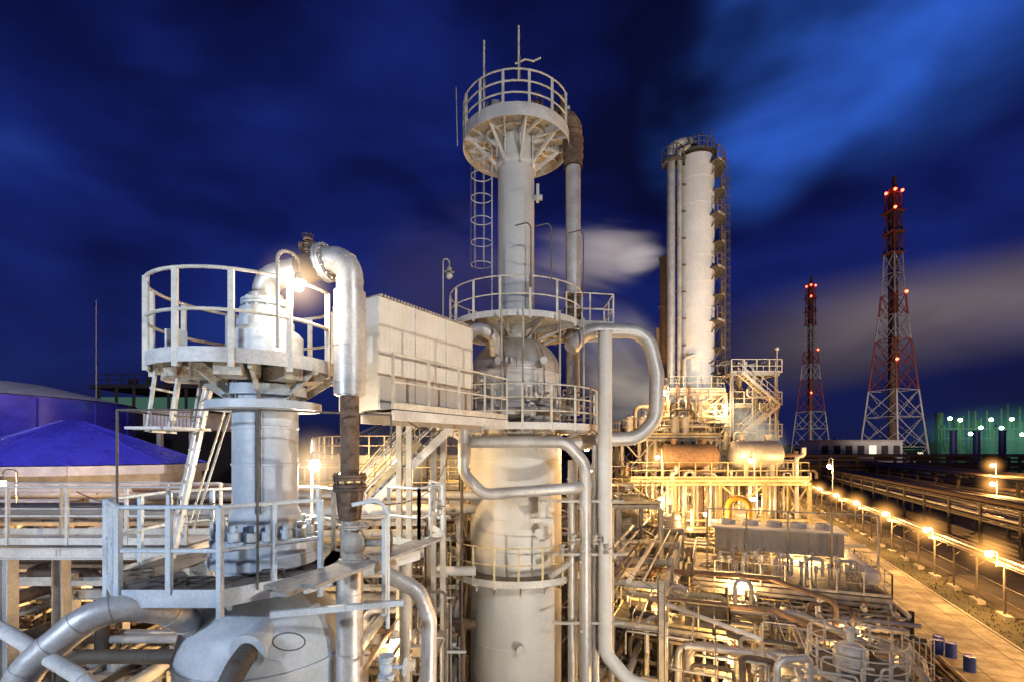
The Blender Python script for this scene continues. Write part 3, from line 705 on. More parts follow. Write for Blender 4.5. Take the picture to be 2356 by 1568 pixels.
for i in range(14): box(b,W(29.76,0.3+i*.44,7.9),(.05,.06,1.1),STEEL,A0)
for i in range(5):
    c=W(31.0,.8+i*1.2,8.62); lathe(b,c.x,c.y,[(.42,c.z),(.42,c.z+.25),(.36,c.z+.25),(.36,c.z+.05)],WHITE,20)
for i in range(5):
    v=.3+i*1.4; pipe(b,[W(29.0,v,6.2),W(29.0,v,7.3),W(29.0,v+.7,7.3),W(29.0,v+.7,6.4)],.08,WHITE,.2,12)
for i in range(30):
    v=R.uniform(0,7); u=R.uniform(27.6,29.4); z=R.uniform(6.5,7.6); valve(b,W(u,v,z),(0,0,1),.06,WHITE,RUST); cyl(b,W(u,v,6.1),W(u,v,z),.04,STEEL,8)
for k in range(5):
    v=-.3+k*2.; beam(b,W(29.6,v,6.1),W(29.6,v,9.6),.08,.08,STEEL)
beam(b,W(29.6,-.3,9.6),W(29.6,7.7,9.6),.08,.08,STEEL)
b.build('air_cooler')
b=B()
pipe(b,[W(33.2,.9,7.5),W(33.2,.9,9.9),W(33.2,2.1,9.9),W(33.2,2.1,8.2)],.19,YPIPE,.6,18,0,8); b.build('yellow_pipe_bend')
for k,(u0,u1,v,z,r,mt) in enumerate(((19,22.6,2.6,4.5,.38,CLAD),(19.2,22.8,4.2,4.5,.36,SHELL),(15.5,19.5,-2.6,3.0,.55,SHELL),(20,24,-.8,2.2,.55,CLAD),(27.8,33,7.0,6.9,.34,SHELL),(16.5,20.5,.4,2.4,.6,CLAD),(19,24,7,1.3,.4,STEEL),(25,26.8,3.2,5.1,.3,CLAD))):
    b=B(); hdrum(b,W,u0,u1,v,z,r,mt,'u',CONC,max(0,z-r-.6)) 
    flange(b,W(u0+.1,v,z),W(1,0,0)-W(0,0,0),r*1.12,mt,20,.05)
    b.build('horizontal_exchanger')
b=B()
for i in range(460):
    u=R.uniform(16.5,38); vm=6.3 if u<25 else 8.0; v=R.uniform(-5,vm); r=R.choice([.02,.025,.03,.04,.05,.07,.1,.12]); z=R.uniform(.8,6.4); mt=R.choice(PM+[CLAD,WHITE,STEEL,RAILY,STEELD])
    if u<19 and v<1: z=min(z,4)
    L1=R.uniform(.5,2.6)*R.choice([-1,1]); L2=R.uniform(.6,3)*R.choice([-1,1])
    v2=min(v+L1,vm)
    if v>5: z=min(z,4.2)
    pts=[W(u,v,max(0,z-R.uniform(.6,4))),W(u,v,z),W(u,v2,z),W(u+L2,v2,z),W(u+L2,v2,max(0,z-R.uniform(.5,4)))]
    pipe(b,pts,r,mt,None,8,1.0 if (mt is CLAD and r>.09) else 0,4)
b.build('process_piping')
b=B()
for i in range(150):
    u=R.uniform(16,33); v=R.uniform(-4,6.3); z=R.uniform(1,6.0); valve(b,W(u,v,z),R.choice([V((0,0,1)),W(1,0,0),W(0,1,0)]),R.uniform(.04,.09),R.choice([STEEL,RUST,WHITE,RAILY,STEELD]),R.choice([RUST,RED,WHITE]))
b.build('valves')
b=B()
for u,v,l,r,z in ((19.2,-1.2,4.5,.13,5.6),(20.2,-.9,5,.16,5.3),(22,-2.6,7,.12,6.4),(23.5,-1.5,7,.15,5.9),(26.5,-3,8,.12,6.6),(17.2,1.6,3.2,.17,4.2)):
    pipe(b,[W(u,v,z-2.5),W(u,v,z),W(u+.3,v+l*.7,z),W(u-1.2,v+l,z-.4),W(u-1.8,v+l,z-3)],r,CLAD if r>.125 else ORANGE,r*3,16,.6 if r>.14 else 0,6)
for u,v,z in ((19.5,-2.4,6.4),(23,-1.8,6.8),(26,1,6.6),(21.5,3,5.4),(25.6,4.4,6.2)):
    pipe(b,[W(u,v,2),W(u,v,z),W(u,v+.7,z),W(u,v+.7,z-3)],.1,CLAD,.35,12,.5)
cyl(b,W(21.6,-3.4,6.75),W(19.0,1.6,6.3),.09,WHITE,12)
b.build('transfer_piping')
for k,(u,v) in enumerate(((20,8.6),(23.5,8.8),(27,9.4),(31,9.6),(36,9.6))):
    b=B(); box(b,W(u,v,.2),(1.9,.9,.4),CONC,A0); cyl(b,W(u,v-.7,.8),W(u,v+.1,.8),.3,BLUED,16); cyl(b,W(u,v+.3,.8),W(u,v+.6,.8),.36,STEEL,18); cyl(b,W(u,v+.1,.8),W(u,v+.3,.8),.1,STEEL,8)
    cyl(b,W(u,v+.45,.8),W(u,v+.45,1.6),.1,STEEL,10); flange(b,W(u,v+.45,1.5),(0,0,1),.18,STEEL,6,.03); b.build('pump')
b=B(); vx,vy=11.2,16.0
lathe(b,vx,vy,[(.5,0),(.5,6.3)],SHELL,36); dome(b,vx,vy,6.3,.5,.28,SHELL,36); cyl(b,(vx,vy,6.5),(vx,vy,7.1),.1,SHELL,12); flange(b,(vx,vy,7.0),(0,0,1),.2,SHELL,8,.04)
deck(b,vx+.2,vy,5.75,.5,1.4,.14,GRATE,STEEL,WHITE); ringrail(b,vx+.2,vy,5.75,1.38,RAIL,1.1,10,330,11,.024,2)
brackets(b,vx,vy,5.75,.5,1.35,.5,STEEL,8)
for a in range(-170,10,30): 
    p=arc(vx,vy,5.8,1.1,a,a+.1,1)[0]; pipe(b,[p-V((0,0,2)),p+V((0,0,.4)),p+V((.3,-.1,.4))],.04,WHITE,.15,8)
ladder(b,vx+1.65,vy-.3,0,6.9,0,RAIL,.45)
b.build('small_process_column')
b=B(); lathe(b,9.1,14.8,[(.6,0),(.6,5.5)],CLAD,36); dome(b,9.1,14.8,5.5,.6,.4,CLAD,36); cyl(b,(9.1,14.8,5.9),(9.1,14.8,6.3),.12,CLAD,12); flange(b,(9.1,14.8,6.2),(0,0,1),.2,CLAD,8,.04)
pipe(b,[(9.1,14.8,6.2),(9.1,14.8,6.6),(8.0,14.6,6.6),(8.0,14.6,3)],.11,CLAD,.3,14,.5)
deck(b,9.1,14.8,4.6,.6,1.5,.14,GRATE,STEEL,WHITE); ringrail(b,9.1,14.8,4.6,1.48,RAIL,1.1,10,330,11,.024,2); b.build('small_process_column')
# ================================================================== LEFT / CENTRE BACKGROUND PLANT
b=B(); rack(b,XY,-34,-6.4,10.8,12.2,[8.4,10.0],3.4,WHITE,4,(.06,.16),0,True,[CLAD,WHITE,STEEL,SHELL,STEELD]); b.build('pipe_rack')
b=B(); rack(b,XY,-38,-2.5,14.5,17.5,[6.6,8.8,10.7],3.6,STEEL,6,(.05,.2)); b.build('pipe_rack')
b=B(); rack(b,XY,-44,-3,20.5,24,[5,8,10.4],4.5,STEEL,6,(.08,.26)); b.build('pipe_rack')
b=B(); rack(b,lambda a,c,z:XY(c,a,z),5,16,-9.4,-7.3,[5.6,8.0],3,STEEL,5,(.05,.16)); b.build('pipe_rack')
b=B(); rack(b,XY,-40,6,27,31,[6,8.5,10.4],5,STEEL,8,(.08,.24)); b.build('pipe_rack')
b=B(); rack(b,lambda a,c,z:XY(c,a,z),9,30,-4.2,-2.0,[3,5.6,8.0],3.2,STEEL,6,(.05,.15)); b.build('pipe_rack')
b=B()
platform(b,XY,-13,-6.2,9.2,10.3,11.15,WHITE,WHITE,0,True,'ac',3.4,False,WHITE)
platform(b,XY,-8,-1.9,17.5,21,11.2,STEEL,RAILY,0,True,'abcd',3)
platform(b,XY,-4.2,2,24,27,11.3,STEEL,RAILY,0,True,'abcd',3)
platform(b,XY,3.4,8,26,30,10.0,STEEL,RAILY,0,True,'abcd',3)
b.build('walkway_structure')
b=B()
for i in range(300):
    x=R.uniform(-24,-1.7); y=R.uniform(8.8,22)
    if y<10.6 and x>-6.6: continue
    r=R.choice([.025,.03,.04,.05,.07,.1,.14]); z=R.uniform(3,10.2); mt=R.choice(PM+[WHITE,CLAD,STEELD])
    x2=x+R.uniform(-3,3); x2=min(x2,-1.7); y2=y+R.uniform(-1,3)
    pipe(b,[(x,y,max(0,z-R.uniform(1,5))),(x,y,z),(x2,y,z),(x2,y2,z),(x2,y2,max(0,z-R.uniform(1,4)))],r,mt,None,8,1.0 if (mt is CLAD and r>.09) else 0,4)
for i in range(60): valve(b,(R.uniform(-14,-1.8),R.uniform(10.6,18),R.uniform(5,10)),R.choice([V((0,0,1)),V((1,0,0))]),R.uniform(.05,.1),R.choice([STEEL,RUST,WHITE]))
b.build('process_piping')
for (x,y,z,r,l) in ((-10.5,12.8,7.1,.6,4),(-16,13,7.0,.7,5),(-5.4,12.5,6.2,.5,2.6)):
    b=B(); hdrum(b,XY,x,x+l,y,z,r,CLAD,'u',CONC,z-r-.8); b.build('horizontal_exchanger')
b=B(); bx,by=-27.3,30
n=10
def poly(Rr,z,off=0): return [V((bx+Rr*math.cos(2*pi*i/n+off),by+Rr*.75*math.sin(2*pi*i/n+off),z)) for i in range(n)]
a0=poly(7.4,0,.26);a1=poly(7.4,11.95,.26);ap=poly(.5,14.7,.26)
b.add(a0+a1,[(i,(i+1)%n,n+(i+1)%n,n+i) for i in range(n)],WHITE)
a1b=poly(7.7,12.1,.26)
b.add(a1b+ap,[(i,(i+1)%n,n+(i+1)%n,n+i) for i in range(n)]+[tuple(range(n,2*n))],BLUE)
for i in range(n):
    beam(b,a1b[i],ap[i],.12,.08,BLUE); beam(b,a1b[i]-V((0,0,.3)),a1b[(i+1)%n]-V((0,0,.3)),.2,.5,WHITE)
    for t in (.25,.5,.75):
        p=a1b[i].lerp(a1b[(i+1)%n],t); q=ap[i].lerp(ap[(i+1)%n],t); beam(b,p,q,.04,.05,BLUE)
b.build('blue_tank_roof')
b=B(); lathe(b,-42,36,[(11,0),(11,16.5)],BLUE,64); lathe(b,-42,36,[(11.2,16.5),(6,17.8),(.1,18.1)],WHITE,64)
for a in range(0,360,20): 
    p=arc(-42,36,0,11.03,a,a+.1,1)[0]; beam(b,p,p+V((0,0,16.4)),.08,.08,BLUE)
lathe(b,-42,36,[(11.05,14.9),(11.05,15.0)],BLUE,64)
b.build('blue_storage_tank')
b=B(); lathe(b,-7.2,33,[(5.6,0),(5.6,12.6)],GREYROOF,48); lathe(b,-7.2,33,[(5.8,12.6),(1.0,15.0),(.1,15.1)],GREYROOF,48)
for a in range(0,360,20):
    p=arc(-7.2,33,12.62,5.8,a,a+.1,1)[0]; q=arc(-7.2,33,15.05,1,a,a+.1,1)[0]; beam(b,p,q,.1,.08,GREYROOF)
ringrail(b,-7.2,33,12.6,5.7,RAIL,1.1,0,360,40,.03); b.build('conical_roof_tank')
b=B()
box(b,(-40,62,9),(18,10,18),BLACK)
for i in range(8): box(b,(-47.5+i*2.05,56.95,18.2),(1.8,.12,1.6),WING)
for i in range(9): box(b,(-48.6+i*2.05,56.9,18.4),(.16,.3,3.2),STEELD)
box(b,(-40,62,20.2),(19,11,.35),STEELD)
for i in range(7): cyl(b,(-47+i*2.2,60,20.2),(-47+i*2.2,60,21.6),.5,STEELD,12)
rail(b,[(-49,57,20.4),(-31,57,20.4)],STEELD,1.3,1.5,.05)
b.build('air_cooler_building')
b=B(); cyl(b,(-34.4,40,10),(-34.4,40,25.2),.07,STEEL,8,.03); b.build('antenna_mast')
b=B(); box(b,(-25.0,38,15.0),(3.4,6,1.2),WHITE); box(b,(-25,38,15.65),(3.7,6.3,.12),STEEL)
for i in range(12): box(b,(-26.5+i*.27,34.98,15.0),(.06,.06,1.1),STEEL)
for sx in(-26.2,-23.8): beam(b,(sx,36,0),(sx,36,14.4),.3,.3,STEEL)
b.build('rooftop_unit')
# ================================================================== FAR TOWERS
def lattice(x,y,h,sc=1.0,name='lattice_flare_tower'):
    b=B(); prof=[(0,13.5),(.10,12.0),(.20,10.4),(.29,9.0),(.38,7.6),(.46,6.3),(.54,5.2),(.61,4.4),(.68,3.7),(.75,3.3),(.82,3.1),(.89,3.0),(.95,2.9)]
    cols=[TWHITE,TWHITE,TWHITE,RED,RED,TWHITE,RED,TWHITE,TWHITE,RED,RED,RED]
    def c(k,j): w=prof[k][1]*sc; a=pi/4+j*pi/2+.25; return V((x+w*1.02*math.cos(a),y+w*1.02*math.sin(a),h*prof[k][0]))
    for k in range(len(prof)-1):
        m=cols[k]
        for j in range(4):
            cyl(b,c(k,j),c(k+1,j),.38,m,6)
            beam(b,c(k,j),c(k+1,(j+1)%4),.24,.24,m); beam(b,c(k,(j+1)%4),c(k+1,j),.24,.24,m); beam(b,c(k+1,j),c(k+1,(j+1)%4),.28,.28,m)
            mid=(c(k,j)+c(k,(j+1)%4))/2
            if k<7:
                beam(b,mid,(c(k,j)+c(k+1,j))/2,.2,.2,m); beam(b,mid,(c(k,(j+1)%4)+c(k+1,(j+1)%4))/2,.2,.2,m)
    cyl(b,(x,y,0),(x,y,h*.97),1.9*sc,RUST,16); cyl(b,(x+.5,y,h*.97),(x+.5,y,h*1.01),.9,STEELD,10)
    for k in (9,10,11): box(b,(x,y,h*prof[k][0]),(7*sc,7*sc,.4),RED)
    for k,js in((4,(2,)),(7,(3,)),(11,(2,)),(12,(2,3,1))):
        for j in js: sphere(b,c(k,j)*1.0+V((0,-.6,.9)),.6,BULBR,8)
    b.build(name)
lattice(175,222,136)
lattice(213,345,134,.95)
# ================================================================== GROUND
def sheet(name,pts,mat,z=0):
    b=B(); b.add(pts,[tuple(range(len(pts)))],mat); return b.build(name)
def groundmat(name,c1,c2,scale,rough=.9,brick=None,bump=.3):
    m=bpy.data.materials.new(name); nt=nodes(m); tc=N(nt,'ShaderNodeTexCoord').outputs['Object']
    n1=noise(nt,tc,scale,10,rough=.7); r1=ramp(nt,.35,.68); nt.links.new(n1,r1.inputs[0]); c=mixc(nt,r1.outputs[0],c1,c2)
    n2=noise(nt,tc,scale*30,4); r2=ramp(nt,.3,.7,(.6,.6,.6,1),(1,1,1,1)); nt.links.new(n2,r2.inputs[0]); c=mixc(nt,1.0,c,r2.outputs[0],'MULTIPLY')
    h=n2
    if brick:
        mp=N(nt,'ShaderNodeMapping'); mp.inputs['Rotation'].default_value=(0,0,-math.atan2(SU,CU)); nt.links.new(tc,mp.inputs[0])
        bt=N(nt,'ShaderNodeTexBrick'); nt.links.new(mp.outputs[0],bt.inputs[0]); bt.inputs['Scale'].default_value=1; bt.offset=0.0 
        bt.inputs['Brick Width'].default_value=brick[0]; bt.inputs['Row Height'].default_value=brick[1]; bt.inputs['Mortar Size'].default_value=.04
        bt.inputs['Color1'].default_value=(1,1,1,1); bt.inputs['Color2'].default_value=(.66,.66,.66,1); bt.inputs['Mortar'].default_value=(.25,.23,.2,1)
        c=mixc(nt,1.0,c,bt.outputs['Color'],'MULTIPLY')
        n4=noise(nt,tc,.55,5,rough=.75); r4=ramp(nt,.42,.6,(.55,.5,.42,1),(1,1,1,1)); nt.links.new(n4,r4.inputs[0]); c=mixc(nt,1.0,c,r4.outputs[0],'MULTIPLY')
    p=N(nt,'ShaderNodeBsdfPrincipled'); p.inputs['Roughness'].default_value=rough; nt.links.new(c,p.inputs['Base Color'])
    bb=N(nt,'ShaderNodeBump'); bb.inputs['Strength'].default_value=bump; bb.inputs['Distance'].default_value=.03; nt.links.new(h,bb.inputs['Height']); nt.links.new(bb.outputs[0],p.inputs['Normal'])
    o=N(nt,'ShaderNodeOutputMaterial'); nt.links.new(p.outputs[0],o.inputs[0]); return m
GR=groundmat('ground_dirt',(.09,.07,.05),(.15,.12,.09),.25)
PATH=groundmat('path_slabs',(.34,.31,.26),(.52,.47,.39),.6,.85,(3.0,2.4))
GRASS=groundmat('verge_grass',(.05,.045,.02),(.10,.09,.05),1.2,.95,None,.8)
ASPH=groundmat('asphalt',(.07,.06,.05),(.13,.11,.09),.4,.8)
sheet('ground',[(-2500,-600,0),(2500,-600,0),(2500,3500,0),(-2500,3500,0)],GR)
b=B(); b.add([W(-20,10.9,.008),W(-20,12.9,.008),W(190,12.9,.008),W(190,10.9,.008)],[(0,1,2,3)],GRASS)
b.add([W(-20,18.3,.008),W(-20,21.6,.008),W(190,21.6,.008),W(190,18.3,.008)],[(0,1,2,3)],GRASS)
for i in range(2600):
    u=R.uniform(10,70); v=R.choice([R.uniform(11,12.8),R.uniform(18.4,21.5)]); p=W(u,v,.005); h=R.uniform(.05,.22); a=R.uniform(0,6.28); q=V((math.cos(a),math.sin(a),0))*.05
    b.add([p-q,p+q,p+V((R.uniform(-.06,.06),R.uniform(-.06,.06),h))],[(0,1,2)],GRASS)
b.build('grass_verge')
b=B(); beam(b,W(-20,15.6,.05),W(190,15.6,.05),5.0,.1,PATH); b.build('concrete_path')
b=B()
for v in(12.98,18.22): beam(b,W(-20,v,.075),W(190,v,.075),.14,.15,CONC)
b.build('path_kerb')
b=B(); b.add([W(-20,23.2,.01),W(-20,30.5,.01),W(260,30.5,.01),W(260,23.2,.01)],[(0,1,2,3)],ASPH); b.build('road')
b=B()
for v in(11.4,12.1,12.5): pipe(b,[W(-10,v,.35),W(120,v,.35)],.09,RUST,None,8)
for u in range(-8,120,3): box(b,W(u,11.9,.12),(1.6,.25,.24),CONC,A0)
b.build('ground_pipeline')
b=B(); us=[-6+4.2*i for i in range(44)]
for u in us:
    cyl(b,W(u,20.6,0),W(u,20.6,4.0),.09,STEELD,10); box(b,W(u,20.6,.17),(1.5,.55,.34),CONC,A0+pi/2)
    beam(b,W(u,20.1,4.0),W(u,22.4,4.0),.12,.14,STEELD); beam(b,W(u,20.7,3.2),W(u,21.6,3.95),.07,.07,STEELD)
for v,r,mt in((20.2,.05,RUST),(20.6,.09,ORANGE),(21.0,.06,RUST),(21.4,.1,STEEL),(21.85,.07,ORANGE),(22.2,.08,RUST)): pipe(b,[W(-20,v,4.07+r),W(175,v,4.07+r)],r,mt,None,8,3.0)
for z in (1.3,2.4): cyl(b,W(-6,20.6,z),W(174,20.6,z),.02,STEELD,5)
b.build('pipe_trestle')
HALO=volmat('lamp_halo_sodium',1.7,0,(1,.44,.10),3.2)  # lamp glow put in as self-lit, emission-only spheres around the bulbs
HALOW=volmat('lamp_halo_warm',3.4,0,(1,.68,.38),3.2)
def lamp_on_road(u,power):
    b=B(); p=W(u,20.1,4.0); cyl(b,p,p+V((0,0,1.0)),.04,STEEL,8)
    q=p+W(0,-.5,1.05); pipe(b,[p+V((0,0,.95)),p+W(0,-.15,1.15),q+V((0,0,.08))],.03,STEEL,.1,8)
    sphere(b,q-V((0,0,.14)),.25,BULBS,12); cyl(b,q+V((0,0,.1)),q+V((0,0,.2)),.2,STEEL,14,.08)
    o=b.build('street_lamp'); plight('light',q-V((0,0,.6)),power,SROAD,.12,o)
    if 40<u<150: ball('lamp_halo',q-V((0,0,.14)),(2.3,)*3,HALO,0,o)
for u in (23.5,35.9,48.4,60.2,72.8,86,98.5,113,128,144): lamp_on_road(u,4200)
b=B(); rack(b,W,18,230,31.5,38,[4.2,6.0],9,STEELD,12,(.08,.3),0,False,[RUST,ORANGE,STEEL,STEEL,RUST,CLAD],.3,.05); b.build('pipe_rack')
b=B(); rack(b,W,30,260,44,54,[5,7.6],10,STEELD,14,(.12,.35),0,False,[RUST,ORANGE,STEELD,STEEL,RUST],.4,.05); b.build('pipe_rack')
b=B(); rack(b,XY,60,260,150,158,[7,10],12,STEELD,8,(.3,.6),0,False,[RUST,STEELD,BLACK],.6,.05); b.build('pipe_rack')
for u,v,z,pw in ((46,36,8,7500),(62,36,8.2,7500),(33,34,7.4,6500),(88,36,8,8500),(75,50,9.6,9500),(50,49,9.6,9500),(110,45,10,11000)):
    p=W(u,v,z); o=lantern(p,pw,SROAD,BULBS,.26,(p.x+.6,p.y,6),'street_lamp'); ball('lamp_halo',p,(2.2,)*3,HALO,0,o)
for u_,(x,y) in enumerate(((26.75,30.4),(27.15,29.9),(26.5,28.0),(27.35,31.0))):
    b=B(); lathe(b,x,y,[(.001,.1),(.29,.1),(.29,.12),(.285,.14),(.285,.38),(.295,.4),(.285,.42),(.285,.66),(.295,.68),(.285,.7),(.285,.96),(.295,.97),(.295,.99),(.27,.99),(.27,.97),(.001,.97)],BLUED,28)
    cyl(b,(x+.12,y,.97),(x+.12,y,1.0),.035,WHITE,8); b.build('blue_drum')
def building(x,y,w,d_,h,mat,rows,cols,lit):
    b=B(); box(b,(x,y,h/2),(w,d_,h),mat); box(b,(x,y,h+.3),(w+1,d_+1,.6),CONC)
    for r in range(rows):
        for c in range(cols):
            xx=x-w/2+w*(c+.5)/cols; zz=h*(r+.55)/rows
            box(b,(xx,y-d_/2-.1,zz),(w/cols*.55,.2,h/rows*.45),WINLIT if R.random()<lit else BLACK)
    b.build('office_building')
building(150,215,36,14,16,TWHITE,2,7,.25); building(122,240,14,12,12,WHITE,2,3,.4); building(112,330,30,20,14,BLACK,2,6,.2); building(230,300,60,20,12,BLACK,2,10,.05)
b=B()
for i in range(9):
    x=226+i*8.5+R.uniform(-2,2); y=255; cyl(b,(x,y,0),(x,y,R.uniform(24,34)),R.uniform(1.4,2.6),BLACK,14); box(b,(x+2,y+4,8),(R.uniform(4,8),8,R.uniform(14,20)),BLACK)
    for k in range(3): cyl(b,(x-3+k*3,y-3,14),(x-3+k*3,y-3,R.uniform(24,36)),.45,BLACK,6)
    beam(b,(x-4,y-6,18),(x+5,y-6,18),.4,.4,BLACK); beam(b,(x-5,y-6,23),(x+5,y-6,23),.4,.4,BLACK)
    beam(b,(x-4,y-6,8),(x-4,y-6,23),.4,.4,BLACK)
o=b.build('distant_refinery_unit')
b=B()
for i in range(15):
    p=(221+i*5.2,244,R.choice([20,24,27])+R.uniform(-1,1)); sphere(b,p,.85,BULBG,8); cyl(b,(p[0],p[1]+.9,10),(p[0],p[1]+.9,p[2]+.5),.15,BLACK,5)
o=b.build('green_floodlights')
for x in (228,246,266): plight('light',(x,240,24),9000,(.25,1,.38),2,o)
for x in (199,209.5,221):
    b=B(); yy=218; cyl(b,(x,yy,0),(x,yy,20.5),1.3,DKBLUE,18); cyl(b,(x,yy,20.5),(x,yy,21),1.6,DKBLUE,18); cyl(b,(x,yy,12),(x,yy,12.4),1.6,DKBLUE,18); b.build('blue_stack')
b=B()
for i in range(120):
    x=-600+i*11+R.uniform(-4,4); y=520+R.uniform(-40,60); h=R.uniform(9,18); box(b,(x,y,h/2),(R.uniform(8,18),10,h),BLACK)
    if R.random()<.4: cyl(b,(x,y,h),(x,y,h+R.uniform(4,14)),.8,BLACK,6)
b.build('distant_skyline')
b=B()
for k in range(2): beam(b,(31+k,75,10),(27.5+k*.4,75,27),.2,.2,STEELD)
for i in range(12): beam(b,(31-.29*i,75,10+1.4*i),(32-.34*(i+1),75,11.4+1.4*i),.12,.12,STEELD)
cyl(b,(27.6,75,27),(29.5,75,14),.04,STEELD,5); b.build('mobile_crane_boom')
# ================================================================== LAMPS
o=lantern((-3.07,6.95,15.32),60,WARM,BULBW,.075,(-3.25,6.7,14.4),'platform_lamp',None,STEEL,.06); ball('lamp_halo',(-3.07,6.95,15.32),(.7,)*3,HALOW,0,o)
o=lantern((-3.88,9.5,12.66),380,WARM,BULBW,.11,(-4.1,9.9,10.5),'platform_lamp'); ball('lamp_halo',(-3.88,9.5,12.66),(.95,)*3,HALOW,0,o)
o=lantern((-3.55,15.4,12.58),280,SODIUM,BULBS,.17,(-3.3,16,11.2),'platform_lamp'); ball('lamp_halo',(-3.55,15.4,12.58),(1.1,)*3,HALOW,0,o)
lantern((-2.15,16.6,18.9),0,WARM,CLAD,.12,(-2.35,16.5,17.2),'platform_lamp')
lantern((-1.45,9.6,11.75),0,WARM,CLAD,.09,(-1.6,9.6,11.1),'platform_lamp')
for p,pw in (((4.6,28,11.6),900),((3.0,19.5,13.0),110),((9.5,31.6,12.4),1100),((15.4,31.2,12.2),800),((20.6,31.4,11.8),700),((12.5,39.5,17.6),1500),((17.5,39.9,16.5),1200),((14.6,38,10),1300),((10.6,34.6,9.4),900),((18,36,9.2),900),
    ((12,30,8.9),1100),((17.4,28.6,6.9),800),((7.0,22,6.0),900),((11.5,24.5,6.2),1100),((8.5,18.5,5.2),550),((14.2,20,5.2),600),((5.6,15.6,4.6),300),((-7.5,13.4,9.4),440),((-13,13.4,9.6),600),((-5.4,9.6,7.2),240),
    ((-20,19,11.6),1100),((-9,25.5,11.6),1100),((-1.2,23,12.2),450),((-2.9,12.0,8.2),300),((20,36,5),1200),((26,50,8),2400),((1.2,32,11),900),((-6.2,9.6,8.0),120)):
    o=lantern(p,pw,SODIUM,BULBS,.12,(p[0]+.35,p[1]+.2,p[2]-1.6),'plant_lamp')
    if p in ((15.4,31.2,12.2),(9.5,31.6,12.4),(17.4,28.6,6.9),(14.6,38,10)): ball('lamp_halo',p,(1.4,)*3,HALO,0,o)
floodlight((9.0,-3.0,19.5),(1.0,18,17),6800,(1,.98,.93),(9.0,-3.0,0),90)
floodlight((-9.5,-2.0,15.0),(-3.5,9,13.5),4300,COOL,(-9.5,-2.0,0),110)
floodlight((6.5,3.0,5.5),(0,17.5,18),5600,(1,.88,.72),(6.5,3.0,0),100)
floodlight((-8.0,3.0,8.0),(-4,8,14),420,(.95,.95,1),(-8,3.0,0),120)
floodlight((20,12,15),(15,44,31),36000,(1,.97,.90),(20,12,0),52)
floodlight((4,4,10),(14,26,5),1300,(1,.82,.58),(4,4,0),120)  # unseen fill light, added to brighten the front plant
floodlight((-14,4,12),(-12,16,8),1000,(1,.86,.68),(-14,4,0),130)
floodlight((-20,17,21),(-34,32,14),9000,(.75,.75,1),(-20,17,0),130)
floodlight((150,150,20),(175,222,60),130000,(1,.80,.70),(150,150,0),90)
floodlight((185,270,20),(213,345,60),110000,(1,.80,.70),(185,270,0),90)
# ================================================================== STEAM: a plume blown to the left, widening away from its vent
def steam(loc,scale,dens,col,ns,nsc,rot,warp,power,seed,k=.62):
    ball('steam_plume',loc,scale,volmat('steam',dens*k,dens,col,power,ns,nsc,warp,4,seed),rot)  # lamplight on the steam is put into its own emission and colour
steam((12.6,47.6,31.6),(3.6,1.7,1.9),.85,(.90,.80,.80),1.4,(.6,1,1.5),rad(-12),1.3,1.1,1.0)
steam((10.2,48.4,32.6),(6.0,2.6,3.4),.50,(.86,.75,.74),1.5,(.55,1,1.6),rad(4),1.5,1.2,2.7)
steam((7.2,49.2,32.2),(8.0,3.2,4.2),.26,(.78,.66,.66),1.6,(.5,1,1.7),rad(14),1.7,1.3,4.1)
steam((3.0,50.5,30.0),(10.0,3.4,4.6),.10,(.62,.50,.54),1.6,(.5,1,1.7),rad(18),1.7,1.3,6.3)
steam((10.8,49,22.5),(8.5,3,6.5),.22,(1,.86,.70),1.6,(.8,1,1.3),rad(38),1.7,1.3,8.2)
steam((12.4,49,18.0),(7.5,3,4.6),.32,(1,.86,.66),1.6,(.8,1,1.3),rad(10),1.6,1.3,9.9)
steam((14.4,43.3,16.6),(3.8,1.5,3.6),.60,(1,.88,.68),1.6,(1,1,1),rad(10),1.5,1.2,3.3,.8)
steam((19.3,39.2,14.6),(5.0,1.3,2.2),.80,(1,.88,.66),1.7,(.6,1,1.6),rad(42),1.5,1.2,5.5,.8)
steam((245,236,19),(58,10,20),.035,(.16,.50,.36),1.5,(1,1,1),0,1.0,1.0,2.2,.8)
# ================================================================== SKY
w=bpy.data.worlds.new('World'); bpy.context.scene.world=w; w.use_nodes=True; nt=w.node_tree; nt.nodes.clear()
tc0=N(nt,'ShaderNodeTexCoord').outputs['Generated']
nw=N(nt,'ShaderNodeVectorMath',operation='NORMALIZE'); nt.links.new(tc0,nw.inputs[0]); tc=nw.outputs[0]
sep=N(nt,'ShaderNodeSeparateXYZ'); nt.links.new(tc,sep.inputs[0])
def M(op,a,c=None,cl=False):
    n=N(nt,'ShaderNodeMath',operation=op,use_clamp=cl)
    for i,x in enumerate((a,c)):
        if x is None: continue
        if isinstance(x,(int,float)): n.inputs[i].default_value=x
        else: nt.links.new(x,n.inputs[i])
    return n.outputs[0]
def SS(x,a,c):
    n=N(nt,'ShaderNodeMapRange',interpolation_type='SMOOTHSTEP'); nt.links.new(x,n.inputs[0]); n.inputs[1].default_value=a; n.inputs[2].default_value=c; return n.outputs[0]
X,Y,Z=sep.outputs
n1=noise(nt,tc,2.1,3,(1,1,1.7),.45,(0,rad(28),0),.25)
n2=noise(nt,tc,4.6,3,(.7,1,1.9),.5,(0,rad(36),0),.3)
nn=M('ADD',M('MULTIPLY',n1,.70),M('MULTIPLY',n2,.30))
cr=N(nt,'ShaderNodeValToRGB'); el=cr.color_ramp.elements
el[0].position=.37; el[0].color=(.0018,.0030,.026,1); el[1].position=.72; el[1].color=(.015,.042,.27,1)
e=el.new(.47); e.color=(.0036,.0066,.066,1); e=el.new(.57); e.color=(.0068,.016,.14,1)
nt.links.new(nn,cr.inputs[0])
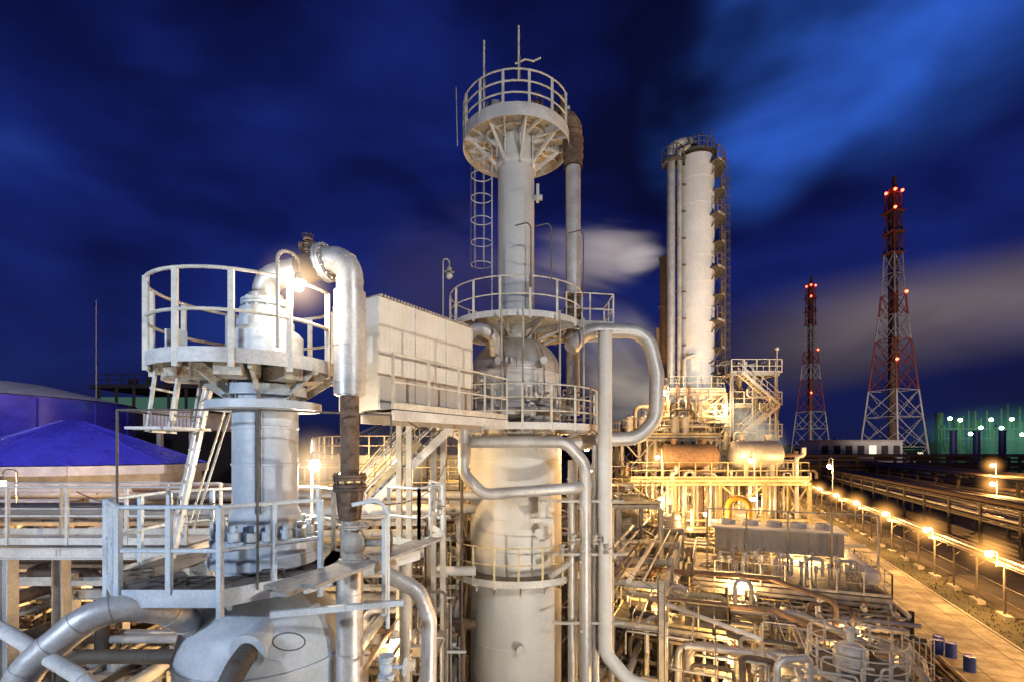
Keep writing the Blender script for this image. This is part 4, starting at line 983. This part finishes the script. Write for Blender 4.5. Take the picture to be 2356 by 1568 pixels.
def blob(dx,dy,dz,lo,hi):
    v=V((dx,dy,dz)).normalized(); d=N(nt,'ShaderNodeVectorMath',operation='DOT_PRODUCT'); nt.links.new(tc,d.inputs[0]); d.inputs[1].default_value=v; return SS(d.outputs['Value'],lo,hi)
gap=M('ADD',M('MULTIPLY',blob(.47,1,.68,.984,1.0),.95),M('MULTIPLY',blob(.78,1,1.0,.965,1.0),.95),True)
gap=M('ADD',gap,M('MULTIPLY',blob(.62,1,.84,.984,1.0),.6),True)
gap=M('MULTIPLY',gap,SS(nn,.26,.56))
c=mixc(nt,gap,cr.outputs[0],(.032,.13,.66))
hz=SS(Z,.35,.0)
c=mixc(nt,M('MULTIPLY',hz,.72),c,(.009,.012,.052))
el_=M('DIVIDE',Z,M('MAXIMUM',Y,.05)); az=M('DIVIDE',X,M('MAXIMUM',Y,.05))
cen=M('ADD',M('MULTIPLY',M('SUBTRACT',az,.45),.18),.20)
bd=M('ABSOLUTE',M('SUBTRACT',el_,cen))
hb=M('MULTIPLY',SS(bd,.14,.0),SS(az,.34,.8)); hb=M('MULTIPLY',hb,SS(Y,0,.2))
hb=M('MULTIPLY',hb,M('ADD',M('MULTIPLY',n2,1.1),.2))
c=mixc(nt,M('MULTIPLY',hb,.95,True),c,(.19,.15,.15))
hb2=M('MULTIPLY',blob(-.1,1,.28,.972,.999),SS(n2,.38,.62))
c=mixc(nt,M('MULTIPLY',hb2,.5),c,(.05,.042,.10))
bg1=N(nt,'ShaderNodeBackground'); nt.links.new(c,bg1.inputs[0]); bg1.inputs[1].default_value=1.0
sky=N(nt,'ShaderNodeTexSky',sky_type='NISHITA'); sky.sun_disc=False; sky.sun_elevation=rad(-4); sky.sun_rotation=rad(200)
bg2=N(nt,'ShaderNodeBackground'); nt.links.new(sky.outputs[0],bg2.inputs[0]); bg2.inputs[1].default_value=.05
ad=N(nt,'ShaderNodeAddShader'); nt.links.new(bg1.outputs[0],ad.inputs[0]); nt.links.new(bg2.outputs[0],ad.inputs[1])
wo=N(nt,'ShaderNodeOutputWorld'); nt.links.new(ad.outputs[0],wo.inputs[0])
s=bpy.data.lights.new('sun','SUN'); s.energy=.04; s.angle=rad(10); s.color=(.7,.8,1); so=bpy.data.objects.new('sun',s); bpy.context.collection.objects.link(so); so.rotation_euler=(rad(60),0,rad(-20))
# ================================================================== CAMERA
cam=bpy.data.cameras.new('camera'); co=bpy.data.objects.new('camera',cam); bpy.context.collection.objects.link(co)
co.location=(0,0,13); co.rotation_euler=(rad(90),0,0); cam.lens=17; cam.sensor_width=36; cam.shift_y=.1044; cam.clip_end=6000; cam.clip_start=.05
sc=bpy.context.scene; sc.camera=co
sc.view_settings.view_transform='Standard'; sc.view_settings.look='None'; sc.view_settings.exposure=0
